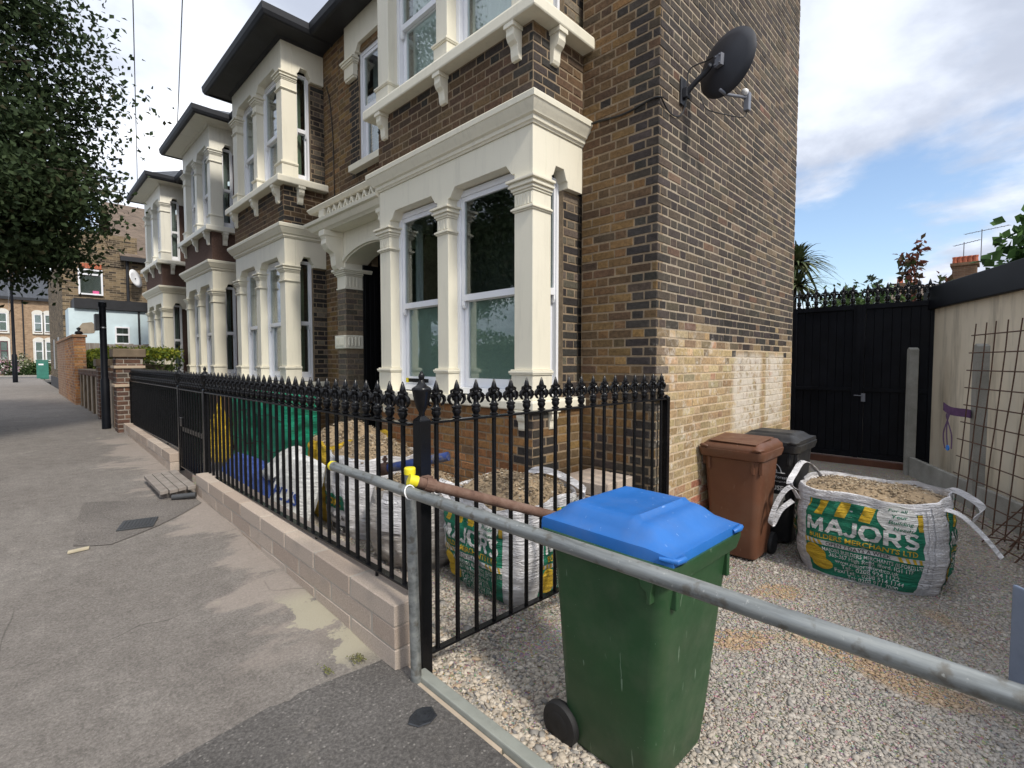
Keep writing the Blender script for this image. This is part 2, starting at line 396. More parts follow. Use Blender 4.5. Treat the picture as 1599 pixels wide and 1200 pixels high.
# ------------------------------------------------------------------ mesh helpers
class MB:
    def __init__(s, frame=None):
        s.v = []; s.f = []; s.c = None; s.fr = None
        if frame: s.frame(*frame)
    def frame(s, P, D, N):           # local (u, n, z) -> world
        s.fr = (Vector(P), Vector(D).normalized(), Vector(N).normalized())
        s.flip = s.fr[1].cross(s.fr[2]).z < 0
        return s
    def pt(s, u, n, z):
        if not s.fr: return (u, n, z)
        P, D, N = s.fr; q = P+D*u+N*n; return (q.x, q.y, q.z+z)
    def add(s, vs, fs):
        b = len(s.v); s.v += [tuple(x) for x in vs]
        fl = bool(s.fr) and s.flip
        for f in fs:
            g = [b+i for i in f]; s.f.append(g[::-1] if fl else g)
        return s
    def box(s, u0, u1, n0, n1, z0, z1, taper=None):
        P = [s.pt(*q) for q in ((u0, n0, z0), (u1, n0, z0), (u1, n1, z0), (u0, n1, z0), (u0, n0, z1), (u1, n0, z1), (u1, n1, z1), (u0, n1, z1))]
        return s.add(P, [(0, 3, 2, 1), (4, 5, 6, 7), (0, 1, 5, 4), (1, 2, 6, 5), (2, 3, 7, 6), (3, 0, 4, 7)])
    def obox(s, c, ex, ey, ez):      # centre and three half-axis vectors
        c, ex, ey, ez = map(Vector, (c, ex, ey, ez)); P = []
        for k in (-1, 1):
            for i, j in ((-1, -1), (1, -1), (1, 1), (-1, 1)): P.append(c+ex*i+ey*j+ez*k)
        b = len(s.v); s.v += [tuple(p) for p in P]
        s.f += [[b+i for i in f] for f in [(0, 3, 2, 1), (4, 5, 6, 7), (0, 1, 5, 4), (1, 2, 6, 5), (2, 3, 7, 6), (3, 0, 4, 7)]]
        return s
    def loft(s, rings, cap=True, closed=True):
        b = len(s.v); n = len(rings[0])
        for r in rings: s.v += [tuple(p) for p in r]
        for i in range(len(rings)-1):
            for j in range(n if closed else n-1):
                k = (j+1) % n
                s.f.append([b+i*n+j, b+i*n+k, b+(i+1)*n+k, b+(i+1)*n+j])
        if cap:
            s.f.append([b+j for j in range(n)][::-1]); s.f.append([b+(len(rings)-1)*n+j for j in range(n)])
        return s
    def tube(s, pts, r, n=8, cap=True):
        pts = [Vector(p) for p in pts]; rings = []; ref = None
        rs = r if isinstance(r, (list, tuple)) else [r]*len(pts)
        for i, p in enumerate(pts):
            t = (pts[min(i+1, len(pts)-1)]-pts[max(i-1, 0)]).normalized()
            if ref is None: ref = Vector((0, 0, 1)) if abs(t.z) < .9 else Vector((1, 0, 0))
            a = (ref-t*ref.dot(t)).normalized(); ref = a; b = t.cross(a)
            rings.append([p+(a*math.cos(2*math.pi*k/n)+b*math.sin(2*math.pi*k/n))*rs[i] for k in range(n)])
        return s.loft(rings, cap)
    def lathe(s, prof, n=12, c=(0, 0, 0), ax=None):
        c = Vector(c); z = Vector(ax or (0, 0, 1)).normalized()
        a = z.orthogonal().normalized(); b = z.cross(a)
        return s.loft([[c+z*h+(a*math.cos(2*math.pi*k/n)+b*math.sin(2*math.pi*k/n))*max(r, .0005) for k in range(n)] for r, h in prof])
    def prism(s, poly, e0, e1, plane='uz'):   # poly in (u,z), extruded along n
        n = len(poly)
        A = [s.pt(u, e0, z) for u, z in poly]; B = [s.pt(u, e1, z) for u, z in poly]
        fs = [list(range(n)), list(range(n, 2*n))[::-1]]+[[i+n, (i+1) % n+n, (i+1) % n, i] for i in range(n)]
        return s.add(A+B, fs)
    def nprism(s, poly, u0, u1):              # poly in (n,z), extruded along u
        n = len(poly)
        A = [s.pt(u0, a, z) for a, z in poly]; B = [s.pt(u1, a, z) for a, z in poly]
        fs = [list(range(n))[::-1], list(range(n, 2*n))]+[[i, (i+1) % n, (i+1) % n+n, i+n] for i in range(n)]
        return s.add(A+B, fs)
    def sweep(s, path, prof):        # path in xy, outward = left normal; prof [(o,z)] closed loop
        path = [Vector(p) for p in path]; rings = []
        for i, p in enumerate(path):
            d0 = (p-path[i-1]).normalized() if i else None; d1 = (path[i+1]-p).normalized() if i < len(path)-1 else None
            if d0 is None: m = Vector((-d1.y, d1.x))
            elif d1 is None: m = Vector((-d0.y, d0.x))
            else:
                n0 = Vector((-d0.y, d0.x)); n1 = Vector((-d1.y, d1.x)); m = (n0+n1)/(1+n0.dot(n1))
            rings.append([(p.x+m.x*o, p.y+m.y*o, z) for o, z in prof])
        return s.loft(rings, True)

WL = {}       # world location of parents
def mk(name, v, f, mat, parent=None, smooth=False, bevel=0., seg=2, local=False, colors=None, autosmooth=None):
    me = bpy.data.meshes.new(name)
    off = WL[parent.name] if (parent is not None and not local) else None
    if off is not None and off.length > 0:
        va = np.asarray(v, dtype=np.float64).reshape(-1, 3)-np.array(off)
        v = va.tolist()
    me.from_pydata(v, [], f); me.update()
    if smooth: me.polygons.foreach_set('use_smooth', np.ones(len(me.polygons), dtype=bool))
    if colors is not None:
        ca = me.color_attributes.new('Col', 'FLOAT_COLOR', 'POINT')
        cc = np.ones((len(v), 4), dtype=np.float32); cc[:, :3] = colors; ca.data.foreach_set('color', cc.ravel())
    me.materials.append(MATS[mat])
    o = bpy.data.objects.new(name, me); COL.objects.link(o)
    if parent is not None: o.parent = parent; WL[o.name] = Vector(WL[parent.name]) if not local else Vector()
    else: WL[o.name] = Vector()
    if autosmooth:
        me.polygons.foreach_set('use_smooth', np.ones(len(me.polygons), dtype=bool))
        me.set_sharp_from_angle(angle=rad(autosmooth))
    if bevel:
        b = o.modifiers.new('bevel', 'BEVEL'); b.width = bevel; b.segments = seg; b.limit_method = 'ANGLE'; b.angle_limit = rad(40)
    return o
def obj(name, mb, mat, parent=None, **k): return mk(name, mb.v, mb.f, mat, parent, **k)
def thing(name, label, cat, loc=(0, 0, 0), rotz=0, group=None):
    o = bpy.data.objects.new(name, None); COL.objects.link(o); o.empty_display_size = .1
    o.location = loc; o.rotation_euler = (0, 0, rotz); WL[o.name] = Vector(loc)
    o['label'] = label; o['category'] = cat
    if group: o['group'] = group
    return o
def tag(o, label, cat, group=None):
    o['label'] = label; o['category'] = cat
    if group: o['group'] = group
    return o
def struct(o): o['kind'] = 'structure'; return o
def stuff(o): o['kind'] = 'stuff'; return o
def lerp(a, b, t): return a+(b-a)*t
def sst(a, b, x):
    t = min(1, max(0, (x-a)/(b-a))); return t*t*(3-2*t)

# ------------------------------------------------------------------ ground levels
def zpave(y):
    ys = [-40, 0, 1.95, 5.5, 8, 9.4, 12, 16, 400]; zs = [.08, .10, .14, .30, .40, .45, .50, .50, .50]
    return float(np.interp(y, ys, zs))
def zgrav(x, y):
    z = -.16+.15*math.exp(-((x-1.40)/.42)**2-((y-2.02)/.34)**2)
    z += .11*sst(1.9, 2.3, y)*sst(3.4, 2.4, x)+.0
    z += .012*mnoise.noise(Vector((x*1.7, y*1.7, 0)))+.02*mnoise.noise(Vector((x*.6, y*.6, 3)))
    return z

# ------------------------------------------------------------------ setting
def grid(name, x0, x1, y0, y1, nx, ny, zf, mat):
    xs = np.linspace(x0, x1, nx+1); ys = np.linspace(y0, y1, ny+1)
    v = [(x, y, zf(x, y)) for y in ys for x in xs]
    f = [(j*(nx+1)+i, j*(nx+1)+i+1, (j+1)*(nx+1)+i+1, (j+1)*(nx+1)+i) for j in range(ny) for i in range(nx)]
    return struct(mk(name, v, f, mat, smooth=True))
grid('ground', -700, 700, -700, 700, 1, 1, lambda x, y: -.45, 'earth')
APY = 2.26
grid('pavement', -.75, 1.30, APY, 48, 4, 160, lambda x, y: zpave(y)+(-.0125 if y < APY+.01 else 0)+.003*mnoise.noise(Vector((x*1.3, y*1.3, 0))), 'pavement')
def zap(x, y): return zpave(y)-.003+.002*mnoise.noise(Vector((x*2, y*2, 1)))
# dark tarmac crossover with a ragged edge against the older pavement
nx = 40; v = []; f = []
for j, y in enumerate(np.linspace(-7, 0, 12).tolist()+[0.5, 1, 1.4, 1.7]):
    for i in range(nx+1): v.append((lerp(-.75, 1.25, i/nx), y, zap(0, y)))
for row in (0, 1):
    for i in range(nx+1):
        x = lerp(-.75, 1.25, i/nx)
        y0_ = lambda x: 1.9
        ye = APY-.02+.07*mnoise.noise(Vector((x*3.1, 0, 5)))+.03*mnoise.noise(Vector((x*11, 2, 5))) - .10*(x-.2)
        v.append((x, lerp(1.85, ye, row), zap(x, y0_(x))))
nr = len(v)//(nx+1)
f = [(j*(nx+1)+i, j*(nx+1)+i+1, (j+1)*(nx+1)+i+1, (j+1)*(nx+1)+i) for j in range(nr-1) for i in range(nx)]
struct(mk('crossover', v, f, 'tarmac_dark'))
# pavement also runs on under the crossover edge
grid('pavement', -.75, 1.30, 1.6, APY, 4, 4, lambda x, y: zpave(y)-.0125, 'pavement')
# darker reinstated patch round the cover
m = MB()
pp = [(.27, 4.74), (.36, 5.55), (.42, 5.92), (.70, 5.74), (1.0, 5.60), (1.19, 5.5), (1.2, 5.25), (1.0, 5.02), (.8, 4.83), (.62, 4.70), (.47, 4.60), (.36, 4.66)]
struct(mk('pavement_patch', [(x, y, zpave(y)+.005) for x, y in pp], [list(range(len(pp)))], 'tarmac_patch'))
grid('road', -9.5, -.9, -60, 48.1, 2, 50, lambda x, y: zpave(y)-.12, 'road_asphalt')
grid('road', -60, 60, 48.12, 57, 8, 2, lambda x, y: .40, 'road_asphalt')
m = MB(); y = -12
while y < 47.2:
    m.loft([[(-.9, yy, zpave(yy)-.2), (-.75, yy, zpave(yy)-.2), (-.75, yy, zpave(yy)+.003), (-.9, yy, zpave(yy)-.004)] for yy in (y, y+.905)]); y += .915
struct(obj('kerb', m, 'kerb_stone'))
m = MB(); m.box(-40, 40, 57, 57.15, .2, .52); struct(obj('kerb', m, 'kerb_stone'))
grid('pavement', -40, 40, 57.15, 58.8, 2, 1, lambda x, y: .5, 'pavement')
grid('gravel_drive', .95, 11.5, -6, 9.5, 90, 110, lambda x, y: zgrav(x, y) - (0 if x > 1.26 else .2), 'gravel_bed')

# loose chippings: real stones, densest close by
def stone_field(name, pts, sizes, cols, flat=.62, mat='stones', parent=None):
    N = len(pts); ph = (1+5**.5)/2
    base = np.array([(-1, ph, 0), (1, ph, 0), (-1, -ph, 0), (1, -ph, 0), (0, -1, ph), (0, 1, ph), (0, -1, -ph), (0, 1, -ph), (ph, 0, -1), (ph, 0, 1), (-ph, 0, -1), (-ph, 0, 1)], float)/1.9
    ff = np.array([(0, 11, 5), (0, 5, 1), (0, 1, 7), (0, 7, 10), (0, 10, 11), (1, 5, 9), (5, 11, 4), (11, 10, 2), (10, 7, 6), (7, 1, 8), (3, 9, 4), (3, 4, 2), (3, 2, 6), (3, 6, 8), (3, 8, 9), (4, 9, 5), (2, 4, 11), (6, 2, 10), (8, 6, 7), (9, 8, 1)])
    rg = np.random.default_rng(11)
    V = base[None]*(1+rg.uniform(-.55, .35, (N, 12, 1)))
    V = V*np.stack([rg.uniform(.85, 1.65, N), rg.uniform(.6, 1.15, N), rg.uniform(flat*.45, flat*.95, N)], 1)[:, None, :]
    # tilt then spin
    t = rg.normal(0, .35, N); a = rg.uniform(0, 6.283, N)
    y = V[..., 1]*np.cos(t)[:, None]-V[..., 2]*np.sin(t)[:, None]; z = V[..., 1]*np.sin(t)[:, None]+V[..., 2]*np.cos(t)[:, None]
    x = V[..., 0]; V = np.stack([x*np.cos(a)[:, None]-y*np.sin(a)[:, None], x*np.sin(a)[:, None]+y*np.cos(a)[:, None], z], -1)
    V = V*np.asarray(sizes)[:, None, None]+np.asarray(pts)[:, None, :]
    F = (ff[None]+np.arange(N)[:, None, None]*12).reshape(-1, 3)
    me = bpy.data.meshes.new(name)
    me.vertices.add(N*12); me.vertices.foreach_set('co', V.astype(np.float32).ravel())
    me.loops.add(len(F)*3); me.loops.foreach_set('vertex_index', F.astype(np.int32).ravel())
    me.polygons.add(len(F)); me.polygons.foreach_set('loop_start', np.arange(0, len(F)*3, 3, dtype=np.int32))
    me.update(calc_edges=True); me.validate()
    ca = me.color_attributes.new('Col', 'FLOAT_COLOR', 'POINT')
    cc = np.ones((N, 12, 4), np.float32); cc[:, :, :3] = np.asarray(cols)[:, None, :]; ca.data.foreach_set('color', cc.ravel())
    me.materials.append(MATS[mat])
    o = bpy.data.objects.new(name, me); COL.objects.link(o); o['kind'] = 'stuff'
    if parent is not None:
        o.parent = parent; me.transform(Matrix.Translation(-WL[parent.name]))
    return o
def palette(N, pal, seed=1, jit=.15):
    rg = np.random.default_rng(seed); w = np.array([p[0] for p in pal]); c = np.array([p[1] for p in pal])
    i = rg.choice(len(pal), N, p=w/w.sum()); return np.clip(c[i]*(1+rg.uniform(-jit, jit, (N, 1))), 0, 1)
GPAL = [(5, (.47, .405, .325)), (4, (.53, .465, .38)), (3, (.38, .335, .28)), (2, (.28, .265, .245)), (1.4, (.58, .52, .44)), (.6, (.17, .165, .165)), (.8, (.45, .34, .23))]
rg = np.random.default_rng(5)
P = []; S = []
while len(P) < 90000:
    x = rg.uniform(1.27, 9.5); y = rg.uniform(-1.6, 6.0)
    if y > 1.95 and (x > 3.55 or y > 2.6 and x > 2.9): continue
    q = px_of((x, y, -.15))
    if q is None or not (-40 < q[0] < 1640 and q[1] < 1290): continue
    d = q[2]
    if rg.uniform() > min(1, (1.9/d)**1.7+.03): continue
    s_ = rg.choice([.008, .011, .0145, .021], p=[.46, .32, .17, .05])*rg.uniform(.8, 1.2)*(1 if x < 2.2 else .8)
    P.append((x, y, zgrav(x, y)+s_*.12)); S.append(s_)
# small sand-stained area in front of the bulk bag
GC = palette(len(P), GPAL)
for i, (x, y, z) in enumerate(P):
    k = .12+sst(1.5, 2.8, x)*.6; g_ = GC[i].mean(); GC[i] = GC[i]*(1-k)+k*np.array((.305, .285, .262))*(.55+.45*g_/.38)  # stones further in blended greyer and duller, yard shade put into their colour
for i, (x, y, z) in enumerate(P):
    w_ = mnoise.noise(Vector((x*2.2, y*2.2, 9)))
    if 2.9 < x < 4.7 and -.2 < y < 1.3 and w_ > .20: k_ = .50*sst(.20, .42, w_); GC[i] = GC[i]*(1-k_)+np.array((.42, .235, .075))*k_
stone_field('gravel', P, S, GC)

# edging between crossover and gravel
def zed(y): return zpave(y)+.012
t = thing('edging', 'low concrete and timber edging strip beside the gravel drive', 'edging', (1.25, 1.0, .1))
m = MB(); m.loft([[(1.245, y, -.2), (1.275, y, -.2), (1.275, y, zed(y)-.03), (1.245, y, zed(y)-.032)] for y in (-3, -1, .6, 1.3)]); obj('timber', m, 'edge_timber', t, bevel=.003)
m = MB(); m.loft([[(1.277, y, -.2), (1.335, y, -.2), (1.335, y, zed(y)), (1.277, y, zed(y)+.003)] for y in (-3, -1, .6, 1.9)]); obj('concrete_strip', m, 'edge_concrete', t, bevel=.006)
m = MB(); m.loft([[(1.245, y, -.2), (1.275, y, -.2), (1.275, y, zed(y)-.02), (1.245, y, zed(y)-.024)] for y in (1.31, 1.9)]); obj('timber', m, 'edge_timber', t, bevel=.003)

# ------------------------------------------------------------------ bricks
def jit(c, r=.16):
    k = 1+rnd.uniform(-r, r); return tuple(max(0, x*k*(1+rnd.uniform(-.05, .05))) for x in c)
def pick(pal):
    t = rnd.uniform(0, sum(w for w, _ in pal))
    for w, c in pal:
        t -= w
        if t <= 0: return jit(c)
    return jit(pal[-1][1])
DARK = [(5, (.056, .046, .040)), (4, (.068, .055, .045)), (3, (.082, .065, .050)), (1, (.098, .075, .054)), (.25, (.13, .08, .055))]
SOOT = [(6, (.040, .035, .032)), (3, (.052, .044, .038)), (1, (.072, .056, .042))]
YEL = [(4, (.40, .295, .165)), (4, (.37, .265, .145)), (3, (.43, .325, .19)), (2, (.345, .24, .135)), (.4, (.39, .23, .14)), (.7, (.32, .25, .155))]
OCH = [(4, (.155, .094, .042)), (3, (.178, .108, .046)), (3, (.130, .083, .042)), (1.2, (.105, .071, .040)), (.4, (.20, .125, .055))]
BRN = [(4, (.110, .067, .038)), (3, (.094, .058, .035)), (2, (.128, .080, .042)), (1, (.074, .050, .034)), (.5, (.15, .095, .045))]
ORG = [(4, (.25, .122, .048)), (3, (.28, .145, .058)), (2, (.22, .107, .046)), (.5, (.15, .09, .05))]
GRY = [(4, (.14, .115, .088)), (3, (.115, .096, .075)), (2, (.160, .132, .098)), (1, (.085, .074, .060))]
NGB = [(4, (.13, .07, .048)), (3, (.10, .06, .045)), (2, (.16, .095, .065)), (1, (.075, .052, .042))]
def wall_panel(m, P, D, N, L_, z0, z1, holes, th=.1):
    m.frame(P, D, N)
    us = sorted({0, L_, *[h[0] for h in holes], *[h[1] for h in holes]})
    for a, b in zip(us, us[1:]):
        if b-a < .001: continue
        zs = [(z0, z1)]
        for h in holes:
            if h[0] <= a+1e-6 and h[1] >= b-1e-6:
                nz = []
                for p, q in zs:
                    if h[2] > p: nz.append((p, min(q, h[2])))
                    if h[3] < q: nz.append((max(p, h[3]), q))
                zs = [(p, q) for p, q in nz if q-p > .001]
        for p, q in zs: m.box(a, b, -th, 0, p, q)
def brick_segment(out, P, D, N, L_, z0, z1, colf, holes=(), phase=0., bond='flemish', proud=.003):
    P = Vector(P); D = Vector(D).normalized(); N = Vector(N).normalized()
    k = math.floor(z0/.075)
    while k*.075 < z1:
        za = max(z0, k*.075+.0072); zb = min(z1, k*.075+.0678)
        if zb-za > .018:
            u = -(k % 2)*.16875-phase+rnd.uniform(-.012, .012); i = 0
            while u < L_:
                w = .2125 if (i % 2 == 0 or bond == 'stretcher') else .1
                a, b = max(u, 0), min(u+w, L_); u += w+.0125; i += 1
                sp = [(a, b)]
                for h in holes:
                    if h[2] < zb-.01 and h[3] > za+.01:
                        ns = []
                        for p, q in sp:
                            if p < h[0]: ns.append((p, min(q, h[0])))
                            if q > h[1]: ns.append((max(p, h[1]), q))
                        sp = ns
                for p, q in sp:
                    if q-p > .022:
                        c = colf((p+q)/2, (za+zb)/2, w > .15)
                        out.append((P+D*((p+q)/2)+Vector((0, 0, (za+zb)/2)), D, N, q-p, zb-za, proud+rnd.uniform(-.0012, .0022), c))
        k += 1
def emit_bricks(out, parent, limit=300):
    vis = []
    for i, (c, D, N, w, h, pr, col) in enumerate(out):
        q = px_of(c)
        toc = (Vector((0, 0, CAMH))-c)
        cosv = toc.normalized().dot(N)
        a = 0
        if q and 0 < q[0] < 1599 and 0 < q[1] < 1200 and cosv > 0: a = w*h*cosv/(q[2]**2)
        vis.append((a, i))
    vis.sort(reverse=True); top = [i for a, i in vis[:limit] if a > 0] if limit else []
    ts = set(top); cache = {}; off = WL[parent.name]
    for i in top:
        c, D, N, w, h, pr, col = out[i]
        key = (round(D.x, 2), round(D.y, 2), round(N.x, 2), round(N.y, 2), round(w, 3), round(h, 3), i % 3)
        if key not in cache:
            m = MB((Vector(), D, N)); g = lambda: rnd.uniform(-.0026, .0026)
            brickform(m, w, h, 0, g); me = bpy.data.meshes.new('brick'); me.from_pydata(m.v, [], m.f); me.update()
            me.materials.append(MATS['brick']); cache[key] = me
        o = bpy.data.objects.new('brick', cache[key]); COL.objects.link(o); o.parent = parent
        o.location = c+N*pr-off; o.color = col+(1,)
    rest = [b for i, b in enumerate(out) if i not in ts]
    if rest:
        m = MB(); cols = []
        for c, D, N, w, h, pr, col in rest:
            m.frame(c+N*pr, D, N); b = len(m.v); brickform(m, w, h, 0, lambda: rnd.uniform(-.0026, .0026)); cols += [col]*(len(m.v)-b)
        o = obj('brickwork', m, 'brick', parent, colors=np.array(cols)); stuff(o); o.color = (0, 0, 0, 1)
def brickform(m, w, h, n, g):
    a, b = w/2, h/2; e = .003
    vs = [(-a, -.012, -b), (a, -.012, -b), (a, -.012, b), (-a, -.012, b),
          (-a+g(), -e, -b+g()), (a+g(), -e, -b+g()), (a+g(), -e, b+g()), (-a+g(), -e, b+g()),
          (-a+e, g()*.6, -b+e), (a-e, g()*.6, -b+e), (a-e, g()*.6, b-e), (-a+e, g()*.6, b-e)]
    P_ = [m.pt(*q) for q in vs]; fs = [(8, 9, 10, 11)]
    for r in (0, 4):
        for i in range(4):
            j = (i+1) % 4; fs.append((r+i, r+j, r+j+4, r+i+4))
    m.add(P_, fs)

# ------------------------------------------------------------------ house pieces
XF, XB = 3.60, 2.95         # main front wall and bay front
def sash(house, P, D, N, w, z0, z1, curt='curtain', horn=True, mid=None, cz=None):
    """one vertical sliding sash window, u along D from P, outside towards N"""
    F = MB((P, D, N)); t = .055 if w > .4 else .030; b = .045 if w > .4 else .020
    F.box(0, t, -.09, 0, z0, z1); F.box(w-t, w, -.09, 0, z0, z1)
    F.box(t, w-t, -.09, -.002, z1-t, z1); F.box(t, w-t, -.09, .012, z0, z0+.06)
    win = obj('window', F, 'upvc', house, bevel=.004)
    zm = mid or lerp(z0, z1, .5)
    S = MB((P, D, N)); a0, a1 = t+.001, w-t-.001
    S.box(a0, a0+b, -.045, -.012, zm-.02, z1-t-.001); S.box(a1-b, a1, -.045, -.012, zm-.02, z1-t-.001)
    S.box(a0+b, a1-b, -.045, -.013, z1-t-b, z1-t-.001); S.box(a0+b, a1-b, -.047, -.008, zm-.025, zm+.035)
    if horn:
        for u in (a0+.002, a1-b-.002): S.nprism([(-.044, zm-.02), (-.010, zm-.02), (-.010, zm-.06), (-.02, zm-.085), (-.034, zm-.095), (-.044, zm-.08)], u, u+b)
    obj('upper_sash', S, 'upvc', win, bevel=.003)
    S = MB((P, D, N))
    bb = b+(.01 if w > .4 else 0); S.box(a0, a0+bb, -.085, -.050, z0+.061, zm+.02); S.box(a1-bb, a1, -.085, -.050, z0+.061, zm+.02)
    S.box(a0+bb, a1-bb, -.085, -.051, z0+.061, z0+.061+.085); S.box(a0+bb, a1-bb, -.085, -.051, zm-.03, zm+.02)
    obj('lower_sash', S, 'upvc', win, bevel=.003)
    for za, zb, n in ((zm+.034, z1-t-b+.001, -.030), (z0+.145, zm-.029, -.068)):
        G = MB((P, D, N)); G.box(a0+b-.004, a1-b+.004, n-.003, n+.003, za, zb); obj('pane', G, 'glass', win)
    if curt:
        C_ = MB((P, D, N)); C_.fr = (Vector(P), Vector(D).normalized(), Vector(N).normalized())
        if curt == 'pale_reflection':
            C_.box(.10, w-.10, -.0835, -.0795, z0+.147, zm-.031); obj('reflection_panel', C_, 'reflection_green', win); C_ = MB((P, D, N)); curt = 'curtain_green'; w_ = w  # added panel behind the lower pane, its pale green stands in for a reflection
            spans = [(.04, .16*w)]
        else: spans = [(.04, .30*w), (.72*w, w-.04)] if curt in ('curtain',) and w > .5 else [(.04, w-.04)]
        for ua, ub in spans:
            n_ = max(8, int((ub-ua)/.018)); top = z1-.03; bot = z0+.02 if cz is None else cz
            r0 = [C_.pt(lerp(ua, ub, i/n_), -.20+.022*math.sin(i*1.25+2*math.sin(i*.31)), bot) for i in range(n_+1)]
            r1 = [C_.pt(lerp(ua, ub, i/n_), -.20+.014*math.sin(i*1.25+2*math.sin(i*.31)), top) for i in range(n_+1)]
            C_.loft([r0, r1], cap=False, closed=False)
        mk('curtain', C_.v, C_.f, curt, win, smooth=True)
    return win
def molded(m, u0, u1, n1, z, layers, n0=0.):
    """stack of square layers round a pilaster: [(height, overhang)]"""
    for h, o in layers:
        m.box(u0-o, u1+o, n0, n1+o, z, z+h-.0005); z += h
    return z
def pilaster(house, P, D, N, u0, u1, n0, n1, z0, z1, mat, flutes=True, name='pilaster'):
    m = MB((P, D, N))
    z = molded(m, u0, u1, n1, z0, [(.205, .018), (.012, .030), (.020, .036), (.012, .024)], n0)
    H = z1-z
    zs = z1-.265
    m.box(u0, u1, n0, n1, z, zs)
    z = molded(m, u0, u1, n1, zs, [(.012, .012), (.018, .024), (.010, .012)], n0)
    zc = z+.11; m.box(u0, u1, n0, n1, z, zc)
    if flutes:
        k = max(3, int((u1-u0)/.034)); g = (u1-u0)/k
        for i in range(k): m.box(u0+g*(i+.22), u0+g*(i+.78), n1-.01, n1+.006, z+.008, zc-.012)
    molded(m, u0, u1, n1, zc, [(.018, .010), (.026, .022), (.020, .040), (.020, .030), (.022, .054)], n0)
    return obj(name, m, mat, house, bevel=.004)
def scroll(house, P, D, N, u, w, n0, ztop, h, d, mat):
    m = MB((P, D, N))
    pr = [(n0, ztop), (n0+d, ztop), (n0+d, ztop-.16*h), (n0+d*.93, ztop-.24*h), (n0+d*.96, ztop-.36*h), (n0+d*.78, ztop-.50*h), (n0+d*.52, ztop-.58*h), (n0+d*.46, ztop-.66*h), (n0+d*.42, ztop-.90*h), (n0+d*.30, ztop-h), (n0, ztop-h)]
    m.nprism(pr, u-w/2, u+w/2); m.nprism([(n0, ztop-.001), (n0+d+.012, ztop-.001), (n0+d+.012, ztop-.15*h), (n0, ztop-.15*h)], u-w/2-.012, u+w/2+.012)
    return obj('bracket', m, mat, house, bevel=.004)
def notched(m, u0, u1, z0, z1, n0, n1, opens):
    """lintel with shouldered openings cut in its underside"""
    pts = [(u0, z1), (u0, z0)]
    for a, b in opens:
        s_ = min(.10, (b-a)*.25)
        pts += [(a, z0), (a, z0+.055), (a+s_*.35, z0+.062), (a+s_, z0+.145), (b-s_, z0+.145), (b-s_*.35, z0+.062), (b, z0+.055), (b, z0)]
    pts += [(u1, z0), (u1, z1)]
    m.prism(pts, n0, n1)
